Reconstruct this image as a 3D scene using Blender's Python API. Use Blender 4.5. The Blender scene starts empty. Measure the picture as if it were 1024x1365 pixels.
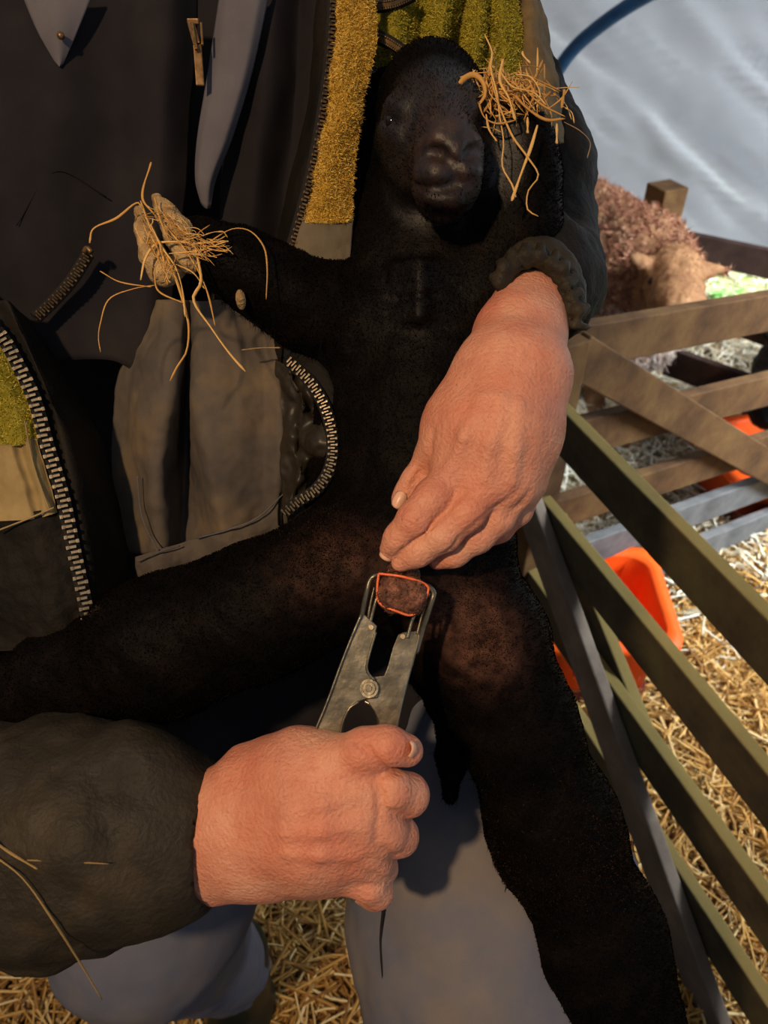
import bpy, math, random
import numpy as np
from mathutils import Vector
random.seed(7); RNG = np.random.default_rng(11)
S = bpy.context.scene
COL = S.collection

# ------------------------------------------------------------------ camera, world, lights, exposure
F_PX = 1031.0
CAM = np.array([0.0, 0.0, 1.45]); TH = math.radians(41.5)
AX = np.array([1.0, 0, 0]); AF = np.array([0, math.cos(TH), -math.sin(TH)]); AU = np.array([0, math.sin(TH), math.cos(TH)])
cd = bpy.data.cameras.new('camera'); cam = bpy.data.objects.new('camera', cd); COL.objects.link(cam)
cam.location = CAM; cam.rotation_euler = (math.pi/2 - TH, 0, 0)
cd.sensor_fit = 'VERTICAL'; cd.sensor_height = 36.0; cd.lens = 36.0*F_PX/1365.0; cd.clip_start = .01
cd.dof.use_dof = True; cd.dof.focus_distance = 0.56; cd.dof.aperture_fstop = 9.0
S.camera = cam
S.view_settings.view_transform = 'Standard'; S.view_settings.look = 'None'
S.view_settings.exposure = 0.0; S.view_settings.gamma = 1.0; S.view_settings.use_curve_mapping = False

w = bpy.data.worlds.new('sky'); S.world = w; w.use_nodes = True
wn = w.node_tree.nodes; wl = w.node_tree.links
bg = wn['Background']; bg.inputs[0].default_value = (0.62, 0.74, 0.95, 1); bg.inputs[1].default_value = 0.55

def light(name, kind, loc, energy, col, target=None, **kw):
    ld = bpy.data.lights.new(name, kind); ld.energy = energy; ld.color = col
    for k, v in kw.items(): setattr(ld, k, v)
    o = bpy.data.objects.new(name, ld); COL.objects.link(o); o.location = loc
    if target is not None:
        o.rotation_euler = (Vector(target)-Vector(loc)).to_track_quat('-Z', 'Y').to_euler()
    return o
light('sun', 'SUN', (4, 6, 6), 7.0, (1.0, .95, .88), target=(1.2, 3.2, 0), angle=math.radians(1.0))
light('head_torch', 'SPOT', (-0.52, -0.45, 2.22), 74.0, (1.0, .69, .40), target=(0.05, .6, .75),
      spot_size=math.radians(80), spot_blend=.8, shadow_soft_size=.035)
light('pen_fill_light', 'AREA', (2.35, 0.9, 1.9), 62.0, (.90, .95, 1.0), target=(1.05, 2.0, .0), shape='RECTANGLE', size=1.0, size_y=1.0, spread=math.radians(88))  # added area lamp hung inside the tunnel to brighten pen straw and tub

light('sheet_streak_light', 'AREA', (3.3, 2.0, 1.7), 110.0, (.90, .95, 1.0), target=(1.15, 2.4, .0), shape='RECTANGLE', size=1.3, size_y=1.6, spread=math.radians(100))  # added area lamp behind the sheeting, puts bright streaks on its folds

# ------------------------------------------------------------------ helpers
def P(x, y, d):
    x, y, d = np.asarray(x, float), np.asarray(y, float), np.asarray(d, float)
    return CAM + ((x-512)/F_PX*d)[..., None]*AX + ((682-y)/F_PX*d)[..., None]*AU + d[..., None]*AF
def C(x, y, d):                       # metric camera axes (right, up, forward)
    return np.array([(x-512)/F_PX*d, (682-y)/F_PX*d, d])
def c2w(v):
    v = np.asarray(v, float)
    return CAM + v[:, :1]*AX + v[:, 1:2]*AU + v[:, 2:3]*AF
def atz(x, y, z):                     # the point seen at a pixel at world height z
    r = (x-512)/F_PX*AX + (682-y)/F_PX*AU + AF
    return CAM + r*((z-CAM[2])/r[2])

def tagit(o, label=None, cat=None, group=None, kind=None):
    if label: o['label'] = label
    if cat: o['category'] = cat
    if group: o['group'] = group
    if kind: o['kind'] = kind
    return o
def empty(name, loc, label, cat, group=None):
    o = bpy.data.objects.new(name, None); o.empty_display_size = .05
    COL.objects.link(o); o.location = Vector(loc)
    return tagit(o, label, cat, group)
def parent(o, p):
    if p is not None:
        o.parent = p
        bpy_base = Vector((0, 0, 0)); q = p
        while q is not None:
            bpy_base += q.location; q = q.parent
        o.location = o.location - bpy_base
    return o
def mesh(name, V, Fc, mat, par=None, smooth=True, tones=None):
    V = np.asarray(V, np.float32); me = bpy.data.meshes.new(name)
    org = np.array([(V[:, 0].min()+V[:, 0].max())/2, (V[:, 1].min()+V[:, 1].max())/2, V[:, 2].min()])
    V = V-org
    if isinstance(Fc, np.ndarray):
        n, k = Fc.shape
        me.vertices.add(len(V)); me.vertices.foreach_set('co', V.astype(np.float32).ravel())
        me.loops.add(n*k); me.loops.foreach_set('vertex_index', Fc.astype(np.int32).ravel())
        me.polygons.add(n); me.polygons.foreach_set('loop_start', np.arange(0, n*k, k, dtype=np.int32))
        me.update(calc_edges=True)
    else:
        me.from_pydata([tuple(map(float, v)) for v in V], [], [tuple(int(i) for i in f) for f in Fc]); me.update()
    if smooth: me.polygons.foreach_set('use_smooth', np.ones(len(me.polygons), bool))
    if tones is not None:
        a = me.attributes.new('tone', 'FLOAT', 'POINT'); a.data.foreach_set('value', np.asarray(tones, np.float32))
    me.materials.append(mat)
    o = bpy.data.objects.new(name, me); COL.objects.link(o); o.location = Vector(org)
    return parent(o, par)

# --- value noise
def vnoise(p, scale, seed=0):
    q = np.asarray(p, float)*scale + seed*17.31; i = np.floor(q).astype(np.int64); f = q-i; f = f*f*(3-2*f)
    def h(a, b, c):
        n = (a*73856093) ^ (b*19349663) ^ (c*83492791)
        n = (n ^ (n >> 13))*1274126177 & 0x7fffffff
        return (n % 65536)/65536.0
    r = 0
    for dx in (0, 1):
        for dy in (0, 1):
            for dz in (0, 1):
                wgt = (f[:, 0] if dx else 1-f[:, 0])*(f[:, 1] if dy else 1-f[:, 1])*(f[:, 2] if dz else 1-f[:, 2])
                r = r + wgt*h(i[:, 0]+dx, i[:, 1]+dy, i[:, 2]+dz)
    return r*2-1
def fbm(p, scale, octv=3, seed=0):
    r = 0; a = 1.0
    for k in range(octv): r = r + a*vnoise(p, scale*2**k, seed+k); a *= .5
    return r

# --- signed-distance modelling (camera-axes metres), meshed with surface nets
class Field:
    def __init__(s, lo, hi, h):
        s.lo = np.array(lo, float); s.h = h; s.n = np.ceil((np.array(hi)-s.lo)/h).astype(int)+1
        s.D = np.full(s.n, .05, np.float32)
    def box(s, lo, hi):
        a = np.clip(np.floor((lo-s.lo)/s.h).astype(int), 0, s.n-1); b = np.clip(np.ceil((hi-s.lo)/s.h).astype(int)+1, 1, s.n)
        sl = tuple(slice(a[i], max(b[i], a[i])) for i in range(3))
        g = [(s.lo[i]+s.h*np.arange(sl[i].start, sl[i].stop)).astype(np.float32) for i in range(3)]
        return sl, g[0][:, None, None], g[1][None, :, None], g[2][None, None, :]
    def comb(s, sl, d, k, op):
        A = s.D[sl]
        if op == 'sub':
            hh = np.maximum(k-np.abs(A+d), 0)/max(k, 1e-6); s.D[sl] = np.maximum(A, -d)+hh*hh*k*.25
        else:
            hh = np.maximum(k-np.abs(A-d), 0)/max(k, 1e-6); s.D[sl] = np.minimum(A, d)-hh*hh*k*.25
    def cap(s, a, b, ra, rb, k=.01, op='add', fz=1.0):
        m = max(ra, rb)+k+.004
        sl, X, Y, Z = s.box(np.minimum(a, b)-m, np.maximum(a, b)+m)
        if s.D[sl].size == 0: return
        ba = b-a; l2 = max(float(ba[0]**2+ba[1]**2+(ba[2]*fz)**2), 1e-9)
        px, py, pz = X-a[0], Y-a[1], (Z-a[2])*fz
        t = np.clip((px*ba[0]+py*ba[1]+pz*ba[2]*fz)/l2, 0, 1)
        d = np.sqrt((px-t*ba[0])**2+(py-t*ba[1])**2+(pz-t*ba[2]*fz)**2)-(ra+t*(rb-ra))
        s.comb(sl, d, k, op)
    def ell(s, c, r, k=.01, op='add', ang=0.0, tilt=0.0):
        r = np.array(r, float); m = r.max()+k+.004
        sl, X, Y, Z = s.box(c-m, c+m)
        if s.D[sl].size == 0: return
        px, py, pz = X-c[0], Y-c[1], Z-c[2]
        ca, sa = math.cos(ang), math.sin(ang)
        qx, qy = px*ca+py*sa, -px*sa+py*ca
        ct, st = math.cos(tilt), math.sin(tilt)
        qy, qz = qy*ct+pz*st, -qy*st+pz*ct
        k0 = np.sqrt((qx/r[0])**2+(qy/r[1])**2+(qz/r[2])**2); k1 = np.sqrt((qx/r[0]**2)**2+(qy/r[1]**2)**2+(qz/r[2]**2)**2)+1e-9
        s.comb(sl, k0*(k0-1)/k1, k, op)
    def chain(s, pts, k=.01, op='add', fz=1.0):      # (px, py, depth, radius_px)
        q = [(C(p[0], p[1], p[2]), p[3]*p[2]/F_PX) for p in pts]
        for (a, ra), (b, rb) in zip(q[:-1], q[1:]): s.cap(a, b, ra, rb, k, op, fz)
    def surf(s, x, y):                   # depth of the first surface behind a pixel
        d = np.linspace(.35, 1.0, 900); q = np.array([C(x, y, t) for t in d]); i = np.round((q-s.lo)/s.h).astype(int)
        ok = ((i >= 0) & (i < s.n)).all(1); i = np.clip(i, 0, s.n-1); v = np.where(ok, s.D[i[:, 0], i[:, 1], i[:, 2]], 1)
        k = np.argmax(v < 0); return float(d[k]) if v[k] < 0 else None
    def trace(s, pts, k=.003, op='sub', lift=0.0):      # chain laid on the surface; pts (px, py, radius_px)
        q = [(x, y, s.surf(x, y), r) for x, y, r in pts]; q = [(x, y, d+lift, r) for x, y, d, r in q if d]
        if len(q) > 1: s.chain(q, k, op)
    def union(s, o, k=0.0):
        s.comb(tuple(slice(None) for _ in range(3)), o.D, k, 'add') if k else np.minimum(s.D, o.D, out=s.D)
    def copy(s):
        o = Field.__new__(Field); o.lo, o.h, o.n, o.D = s.lo, s.h, s.n, s.D.copy(); return o
    def net(s):
        D = s.D; ins = D < 0
        c = np.zeros(tuple(s.n-1), np.int8)
        offs = [(i, j, k) for i in (0, 1) for j in (0, 1) for k in (0, 1)]
        for (i, j, k) in offs: c += ins[i:i+s.n[0]-1, j:j+s.n[1]-1, k:k+s.n[2]-1]
        idx = np.argwhere((c > 0) & (c < 8)); acc = np.zeros((len(idx), 3)); cnt = np.zeros(len(idx))
        for a in offs:
            for ax in range(3):
                if a[ax]: continue
                b = list(a); b[ax] = 1
                fa = D[idx[:, 0]+a[0], idx[:, 1]+a[1], idx[:, 2]+a[2]].astype(float); fb = D[idx[:, 0]+b[0], idx[:, 1]+b[1], idx[:, 2]+b[2]].astype(float)
                cr = (fa < 0) != (fb < 0)
                t = np.where(cr, fa/np.where(cr, fa-fb, 1), 0)
                for q in range(3):
                    acc[:, q] += np.where(cr, a[q]+(t if q == ax else 0), 0)
                cnt += cr
        V = s.lo+s.h*(idx+acc/cnt[:, None])
        ids = np.full(tuple(s.n-1), -1, np.int64); ids[idx[:, 0], idx[:, 1], idx[:, 2]] = np.arange(len(idx))
        Q = []
        for ax in range(3):
            u, v = (ax+1) % 3, (ax+2) % 3
            sa = [slice(1, -1)]*3; sb = [slice(1, -1)]*3
            sa[ax] = slice(0, -1); sb[ax] = slice(1, None)
            A, B = ins[tuple(sa)], ins[tuple(sb)]
            e = np.argwhere(A != B); fl = A[e[:, 0], e[:, 1], e[:, 2]]
            g = e.copy(); g[:, u] += 1; g[:, v] += 1
            def cell(du, dv):
                h = g.copy(); h[:, u] += du; h[:, v] += dv
                return ids[h[:, 0], h[:, 1], h[:, 2]]
            q = np.stack([cell(-1, -1), cell(0, -1), cell(0, 0), cell(-1, 0)], 1)
            q[~fl] = q[~fl][:, ::-1]; Q.append(q)
        Q = np.concatenate(Q); Q = Q[(Q >= 0).all(1)]
        return V, Q
def field(x0, x1, y0, y1, d0, d1, h):
    pts = np.array([C(x, y, d) for x in (x0, x1) for y in (y0, y1) for d in (d0, d1)])
    return Field(pts.min(0), pts.max(0), h)
def vnormals(V, Q):
    fn = np.cross(V[Q[:, 2]]-V[Q[:, 0]], V[Q[:, 3 if Q.shape[1] > 3 else 1]]-V[Q[:, 1 if Q.shape[1] > 3 else 0]])
    if Q.shape[1] == 3: fn = np.cross(V[Q[:, 1]]-V[Q[:, 0]], V[Q[:, 2]]-V[Q[:, 0]])
    N = np.zeros_like(V)
    for k in range(Q.shape[1]): np.add.at(N, Q[:, k], fn)
    return N/(np.linalg.norm(N, axis=1, keepdims=True)+1e-12)
def relax(V, Q, n=2, lam=.5):
    V = V.copy(); m = len(V)
    for _ in range(n):
        acc = np.zeros_like(V); cnt = np.zeros(m)
        for k in range(4):
            a, b = Q[:, k], Q[:, (k+1) % 4]
            np.add.at(acc, a, V[b]); np.add.at(cnt, a, 1)
        ok = cnt > 0
        V[ok] += lam*(acc[ok]/cnt[ok, None]-V[ok])
    return V

# --- loft through guide curves: each guide a list of (px, py, depth)
def cr(pts, n):
    p = np.asarray(pts, float)
    if len(p) == 1: return np.repeat(p, n, 0)
    seg = np.r_[0, np.cumsum(np.linalg.norm(np.diff(p, axis=0)*[1, 1, 600], axis=1))]
    t = np.linspace(0, seg[-1], n); out = np.zeros((n, p.shape[1]))
    i = np.clip(np.searchsorted(seg, t, 'right')-1, 0, len(p)-2); u = ((t-seg[i])/np.maximum(seg[i+1]-seg[i], 1e-9))[:, None]
    p0, p1, p2, p3 = p[np.maximum(i-1, 0)], p[i], p[i+1], p[np.minimum(i+2, len(p)-1)]
    h = np.maximum(seg[i+1]-seg[i], 1e-9)[:, None]
    d0 = np.where((i > 0)[:, None], (p2-p0)/np.maximum(seg[i+1]-seg[np.maximum(i-1, 0)], 1e-9)[:, None]*h, p2-p1)
    j = np.minimum(i+2, len(p)-1)
    d1 = np.where((i < len(p)-2)[:, None], (p3-p1)/np.maximum(seg[j]-seg[i], 1e-9)[:, None]*h, p2-p1)
    return (2*u**3-3*u**2+1)*p1+(u**3-2*u**2+u)*d0+(-2*u**3+3*u**2)*p2+(u**3-u**2)*d1
SH = {}
def sheet(name, guides, mat, par=None, nu=60, nv=60, thick=.0015, wr=0.0, wsc=40, seed=1, fn=None):
    G = np.stack([cr(g, nv) for g in guides])                 # guides x nv x 3
    A = np.stack([cr(G[:, j], nu) for j in range(nv)], 1)     # nu x nv x 3
    if fn: A = fn(A)
    V = P(A[..., 0], A[..., 1], A[..., 2]).reshape(-1, 3)
    i, j = np.meshgrid(np.arange(nu-1), np.arange(nv-1), indexing='ij'); a = (i*nv+j).ravel()
    Q = np.stack([a, a+1, a+nv+1, a+nv], 1)
    if wr: V = V+vnormals(V, Q)*(wr*fbm(V, wsc, 3, seed))[:, None]
    N = vnormals(V, Q); n0 = len(V)                            # a closed slab of real thickness
    if (N @ (CAM-V.mean(0))).mean() < 0: N = -N; Q = Q[:, ::-1]
    W = V-N*thick
    b = np.concatenate([np.arange(nv)[:-1], np.arange(nu-1)*nv+nv-1, (nu-1)*nv+np.arange(nv-1, 0, -1), np.arange(nu-1, 0, -1)*nv])
    c = np.roll(b, -1)
    QQ = np.concatenate([Q, Q[:, ::-1]+n0, np.stack([b, b+n0, c+n0, c], 1)])
    SH[name] = (V, Q)
    return mesh(name, np.concatenate([V, W]), QQ, mat, par)

class MB:
    def __init__(s): s.V = []; s.F = []; s.T = []
    def add(s, V, Fc, t=0.0):
        o = len(s.V); s.V += [tuple(v) for v in V]; s.F += [tuple(i+o for i in f) for f in Fc]; s.T += [t]*len(V)
    def box(s, c, ax, ay, az, t=0.0):     # half-vectors
        c, ax, ay, az = map(np.asarray, (c, ax, ay, az))
        V = [c+sx*ax+sy*ay+sz*az for sx in (-1, 1) for sy in (-1, 1) for sz in (-1, 1)]
        s.add(V, [(0, 1, 3, 2), (4, 6, 7, 5), (0, 4, 5, 1), (2, 3, 7, 6), (0, 2, 6, 4), (1, 5, 7, 3)], t)
    def tube(s, pts, rad, n=8, flat=1.0, t=0.0, cap=True):
        p = np.asarray(pts, float); m = len(p); rad = np.broadcast_to(rad, (m,)) if np.ndim(rad) else np.full(m, rad)
        T = np.gradient(p, axis=0); T /= np.linalg.norm(T, axis=1, keepdims=True)+1e-12
        up = np.array([.3, .2, 1.0]); 
        if abs(T[0]@up)/np.linalg.norm(up) > .95: up = np.array([1.0, .1, 0])
        V = []; A = np.cross(T[0], up); A /= np.linalg.norm(A)
        for i in range(m):
            A = A-(A@T[i])*T[i]; A /= np.linalg.norm(A)+1e-12; B = np.cross(T[i], A)
            for k in range(n):
                a = 2*math.pi*k/n; V.append(p[i]+rad[i]*(math.cos(a)*A+flat*math.sin(a)*B))
        Fc = [(i*n+k, i*n+(k+1) % n, (i+1)*n+(k+1) % n, (i+1)*n+k) for i in range(m-1) for k in range(n)]
        if cap: Fc += [tuple(range(n-1, -1, -1)), tuple((m-1)*n+k for k in range(n))]
        s.add(V, Fc, t)
    def prism(s, poly, nrm, th, t=0.0):      # polygon of world points extruded
        n = len(poly); poly = np.asarray(poly); q = poly+np.asarray(nrm)*th
        s.add(list(poly)+list(q), [tuple(range(n))[::-1], tuple(range(n, 2*n))]+[(i, (i+1) % n, n+(i+1) % n, n+i) for i in range(n)], t)
    def build(s, name, mat, par=None, smooth=False, bevel=0.0, tone=False):
        o = mesh(name, np.array(s.V), s.F, mat, par, smooth, s.T if tone else None)
        if bevel:
            b = o.modifiers.new('bevel', 'BEVEL'); b.width = bevel; b.segments = 2; b.limit_method = 'ANGLE'
        return o
def curve(pts, n):
    q = cr(pts, n); return P(q[:, 0], q[:, 1], q[:, 2])

def fur(name, V, Q, mat, par, n, length, wid, droop=(0, 0, -.4), jit=.6, mask=None, curl=0.0, seed=3, comb=None):
    r = np.random.default_rng(seed); N = vnormals(V, Q)
    a, b, c, d = (V[Q[:, k]] for k in range(4))
    ar = .5*np.linalg.norm(np.cross(c-a, d-b), axis=1)
    cen = (a+b+c+d)/4
    if mask is not None: ar = ar*mask(cen)
    f = r.choice(len(Q), n, p=ar/ar.sum()); u, v = r.random((2, n, 1))
    p = (a[f]*(1-u)+b[f]*u)*(1-v)+(d[f]*(1-u)+c[f]*u)*v
    nn = N[Q[f, 0]]
    dr = nn+np.asarray(droop)+(comb(p) if comb else 0)+jit*r.normal(size=(n, 3)); dr /= np.linalg.norm(dr, axis=1, keepdims=True)
    L = length*(.5+r.random((n, 1)))
    side = np.cross(dr, r.normal(size=(n, 3))); side /= np.linalg.norm(side, axis=1, keepdims=True)
    bend = np.asarray(droop)*.5+curl*r.normal(size=(n, 3)); w2 = wid*.5
    m1 = p+dr*L*.5; tip = p+dr*L*.85+bend*L*.6
    VV = np.stack([p-side*w2-nn*.001, p+side*w2-nn*.001, m1+side*w2*.8, m1-side*w2*.8, tip], 1).reshape(-1, 3)
    o = np.arange(n)[:, None]*5
    T3 = np.concatenate([o+[0, 1, 2], o+[0, 2, 3], o+[3, 2, 4]])
    return mesh(name, VV, T3.astype(np.int64), mat, par, False, np.repeat(r.random(n), 5))

# ------------------------------------------------------------------ materials
def lin(c):
    return tuple(((x/255)/12.92 if x/255 <= .04045 else ((x/255+.055)/1.055)**2.4) for x in c)
def mat(name, cols, scale=8.0, rough=.8, bump=.0, bscale=200.0, spec=.3, metal=0.0, detail=4, stretch=(1, 1, 1), sss=0.0,
        tone=False, sheen=0.0, coat=0.0, trans=0.0, bdist=.001, rvar=0.0, extra=None):
    m = bpy.data.materials.new(name); m.use_nodes = True; nt = m.node_tree; N = nt.nodes; L = nt.links; b = N['Principled BSDF']
    tc = N.new('ShaderNodeTexCoord'); mp = N.new('ShaderNodeMapping'); mp.inputs['Scale'].default_value = stretch
    L.new(tc.outputs['Object'], mp.inputs[0])
    no = N.new('ShaderNodeTexNoise'); no.inputs['Scale'].default_value = scale; no.inputs['Detail'].default_value = detail; no.inputs['Roughness'].default_value = .6
    L.new(mp.outputs[0], no.inputs[0])
    rp = N.new('ShaderNodeValToRGB'); e = rp.color_ramp.elements
    while len(e) < len(cols): e.new(.5)
    for i, c in enumerate(cols):
        e[i].position = .28+.44*i/max(len(cols)-1, 1); e[i].color = (*lin(c), 1)
    if tone:
        at = N.new('ShaderNodeAttribute'); at.attribute_name = 'tone'
        for i in range(len(cols)): e[i].position = i/max(len(cols)-1, 1)
        L.new(at.outputs['Fac'], rp.inputs[0])
    else: L.new(no.outputs[0], rp.inputs[0])
    out = rp.outputs[0]
    if extra: out = extra(N, L, mp, out)
    L.new(out, b.inputs['Base Color'])
    b.inputs['Roughness'].default_value = rough; b.inputs['Specular IOR Level'].default_value = spec; b.inputs['Metallic'].default_value = metal
    if sss:
        b.inputs['Subsurface Weight'].default_value = sss; b.inputs['Subsurface Radius'].default_value = (1, .35, .2); b.inputs['Subsurface Scale'].default_value = .004
    if sheen: b.inputs['Sheen Weight'].default_value = sheen; b.inputs['Sheen Roughness'].default_value = .5
    if coat: b.inputs['Coat Weight'].default_value = coat; b.inputs['Coat Roughness'].default_value = .12
    if trans: pass
    if rvar:
        n3 = N.new('ShaderNodeTexNoise'); n3.inputs['Scale'].default_value = scale*3; L.new(mp.outputs[0], n3.inputs[0])
        mr = N.new('ShaderNodeMapRange'); mr.inputs[3].default_value = rough-rvar; mr.inputs[4].default_value = rough+rvar
        L.new(n3.outputs[0], mr.inputs[0]); L.new(mr.outputs[0], b.inputs['Roughness'])
    if bump:
        n2 = N.new('ShaderNodeTexNoise'); n2.inputs['Scale'].default_value = bscale; n2.inputs['Detail'].default_value = 3
        L.new(mp.outputs[0], n2.inputs[0]); bp = N.new('ShaderNodeBump'); bp.inputs['Strength'].default_value = bump; bp.inputs['Distance'].default_value = bdist
        L.new(n2.outputs[0], bp.inputs['Height']); L.new(bp.outputs[0], b.inputs['Normal'])
    return m

def bare(N, L, mp, out):           # brownish skin where the wool is thin
    at = N.new('ShaderNodeAttribute'); at.attribute_name = 'bare'; n = N.new('ShaderNodeTexNoise'); n.inputs['Scale'].default_value = 90; n.inputs['Detail'].default_value = 5
    L.new(mp.outputs[0], n.inputs[0]); c = N.new('ShaderNodeValToRGB'); c.color_ramp.elements[0].position = .35; c.color_ramp.elements[1].position = .7
    c.color_ramp.elements[0].color = (*lin((46, 31, 28)), 1); c.color_ramp.elements[1].color = (*lin((96, 66, 54)), 1); L.new(n.outputs[0], c.inputs[0])
    m = N.new('ShaderNodeMixRGB'); L.new(at.outputs['Fac'], m.inputs[0]); L.new(out, m.inputs[1]); L.new(c.outputs[0], m.inputs[2])
    return m.outputs[0]
def algae(N, L, mp, out):          # green-yellow algae grows on the upward edges of the boards
    g = N.new('ShaderNodeNewGeometry'); x = N.new('ShaderNodeSeparateXYZ'); L.new(g.outputs['True Normal'], x.inputs[0])
    r = N.new('ShaderNodeMapRange'); r.inputs[1].default_value = .3; r.inputs[2].default_value = .8; r.inputs[4].default_value = .7; L.new(x.outputs[2], r.inputs[0])
    m = N.new('ShaderNodeMixRGB'); m.inputs[2].default_value = (*lin((138, 120, 66)), 1); L.new(r.outputs[0], m.inputs[0]); L.new(out, m.inputs[1])
    return m.outputs[0]
def skin_extra(N, L, mp, out):     # blotches of yellower and redder skin, fine freckles
    n = N.new('ShaderNodeTexNoise'); n.inputs['Scale'].default_value = 26; n.inputs['Detail'].default_value = 5; L.new(mp.outputs[0], n.inputs[0])
    r = N.new('ShaderNodeMapRange'); r.inputs[1].default_value = .42; r.inputs[2].default_value = .68; L.new(n.outputs[0], r.inputs[0])
    mx = N.new('ShaderNodeMixRGB'); mx.blend_type = 'MULTIPLY'; mx.inputs[2].default_value = (.98, .80, .76, 1)
    L.new(r.outputs[0], mx.inputs[0]); L.new(out, mx.inputs[1])
    v = N.new('ShaderNodeTexNoise'); v.inputs['Scale'].default_value = 420; L.new(mp.outputs[0], v.inputs[0])
    r2 = N.new('ShaderNodeMapRange'); r2.inputs[1].default_value = .60; r2.inputs[2].default_value = .75; r2.inputs[4].default_value = .35; L.new(v.outputs[0], r2.inputs[0])
    m2 = N.new('ShaderNodeMixRGB'); m2.blend_type = 'MULTIPLY'; m2.inputs[2].default_value = (.85, .62, .55, 1)
    L.new(r2.outputs[0], m2.inputs[0]); L.new(mx.outputs[0], m2.inputs[1])
    return m2.outputs[0]
M = {}
M['skin'] = mat('skin', [(188, 122, 98), (202, 138, 110), (214, 158, 128)], 30, .50, .8, 420, .35, sss=.10, bdist=.0016, extra=skin_extra, detail=6)
M['nail'] = mat('nail', [(214, 160, 130), (228, 180, 150)], 60, .35, spec=.5)
M['cuticle_hair'] = mat('arm_hair', [(120, 78, 45), (150, 100, 60)], 8, .5)
M['lamb'] = mat('lamb_skin', [(7, 6, 5), (11, 9, 8), (20, 15, 12)], 45, .52, .5, 300, .05, bdist=.0015, extra=lambda N, L, mp, out: bare(N, L, mp, out))
def gloss_by_tone(m, lo, hi):
    nt = m.node_tree; at = nt.nodes.new('ShaderNodeAttribute'); at.attribute_name = 'tone'; mr = nt.nodes.new('ShaderNodeMapRange')
    mr.inputs[3].default_value = lo; mr.inputs[4].default_value = hi; nt.links.new(at.outputs['Fac'], mr.inputs[0]); nt.links.new(mr.outputs[0], nt.nodes['Principled BSDF'].inputs['Specular IOR Level'])
gloss_by_tone(M['lamb'], .03, .46)
M['wool'] = mat('lamb_wool', [(4, 3, 3), (8, 7, 6), (20, 13, 10)], 5, .7, tone=True, spec=.04)
M['wool_brown'] = mat('lamb_belly_wool', [(18, 13, 11), (44, 31, 24), (76, 54, 40)], 5, .75, tone=True, spec=.05)
M['lamb_groin'] = mat('bare_groin_skin', [(48, 34, 32), (62, 43, 39), (78, 56, 48)], 60, .7, .5, 300)
M['eye'] = mat('eye', [(8, 6, 5), (14, 10, 8)], 8, .12, spec=.6)
M['hoof'] = mat('hoof', [(112, 88, 56), (158, 130, 88), (190, 162, 116)], 90, .8, .9, 350, bdist=.003)
M['scrotum'] = mat('scrotum', [(54, 34, 26), (104, 66, 50), (150, 98, 74)], 160, .6, .9, 500, bdist=.002)
M['cover'] = mat('coverall', [(82, 80, 86), (94, 91, 96), (104, 100, 104)], 14, .85, .35, 1500, .15, detail=6, bdist=.0004)
M['cover_dirty'] = mat('coverall_worn', [(66, 62, 62), (86, 78, 70), (112, 96, 74)], 17, .8, .35, 1500, .2, detail=7, bdist=.0004)
M['cloth_dark'] = mat('dark_cloth', [(20, 19, 21), (31, 28, 31), (44, 40, 41)], 9, .85, .2, 900, .15)  # near-black cloth used for chest, torso and seat
M['trouser'] = mat('trouser', [(84, 88, 101), (98, 100, 112), (122, 113, 106)], 8, .8, .4, 1300, .25, detail=8, bdist=.0005)
M['jacket'] = mat('jacket_shell', [(14, 12, 10), (22, 19, 15), (34, 29, 22)], 14, .7, .5, 240, .14, bdist=.002)
M['jacket_wax'] = mat('jacket_sleeve_cloth', [(30, 25, 17), (42, 36, 25), (60, 51, 36)], 22, .65, .6, 300, .25, detail=7, bdist=.0018, rvar=.12)
M['khaki'] = mat('khaki_cotton', [(116, 98, 62), (140, 120, 80), (156, 134, 92)], 26, .85, .4, 1100, .2, bdist=.0006)
M['khaki_dark'] = mat('brown_facing', [(84, 76, 62), (98, 88, 70), (108, 96, 78)], 26, .8, .4, 1100, .2, bdist=.0006)
M['shoulder'] = mat('brown_shoulder_cloth', [(82, 68, 46), (106, 88, 60), (120, 100, 66)], 40, .85, .5, 600, .2)
M['fleece_y'] = mat('yellow_fleece', [(160, 124, 44), (206, 166, 72), (234, 200, 108)], 20, .95, tone=True, spec=.05)
M['fleece_g'] = mat('green_fleece', [(124, 116, 34), (166, 152, 52), (196, 180, 80)], 20, .95, tone=True, spec=.05)
M['fleece_yb'] = mat('yellow_fleece_ground', [(150, 118, 42), (186, 150, 60)], 120, .95, .8, 500, .05)
M['fleece_gb'] = mat('green_fleece_ground', [(108, 100, 32), (140, 128, 46)], 120, .95, .8, 500, .05)
M['lining'] = mat('satin_lining', [(34, 29, 22), (52, 45, 34)], 20, .42, .2, 300, .3)
M['tape'] = mat('zip_tape', [(18, 16, 15), (28, 25, 23)], 200, .8)
M['nickel'] = mat('nickel_zip', [(132, 118, 94), (186, 168, 138)], 300, .36, metal=.85, rvar=.1)
M['brass'] = mat('old_brass', [(96, 72, 46), (148, 116, 78)], 200, .42, metal=.8, rvar=.1)
M['bronze'] = mat('dull_bronze', [(72, 56, 36), (112, 90, 60)], 200, .45, metal=.7)
M['steel'] = mat('cast_alloy', [(92, 86, 70), (132, 124, 106), (168, 160, 140)], 38, .34, .3, 160, metal=.9, detail=7, bdist=.001, rvar=.12)
M['ring'] = mat('orange_rubber', [(226, 98, 50), (244, 128, 80)], 60, .45, spec=.5)
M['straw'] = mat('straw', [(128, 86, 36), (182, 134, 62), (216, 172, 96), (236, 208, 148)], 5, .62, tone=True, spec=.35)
M['straw_tuft'] = mat('tuft_straw', [(150, 104, 46), (196, 146, 72), (220, 176, 104)], 5, .6, tone=True, spec=.35)
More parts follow.
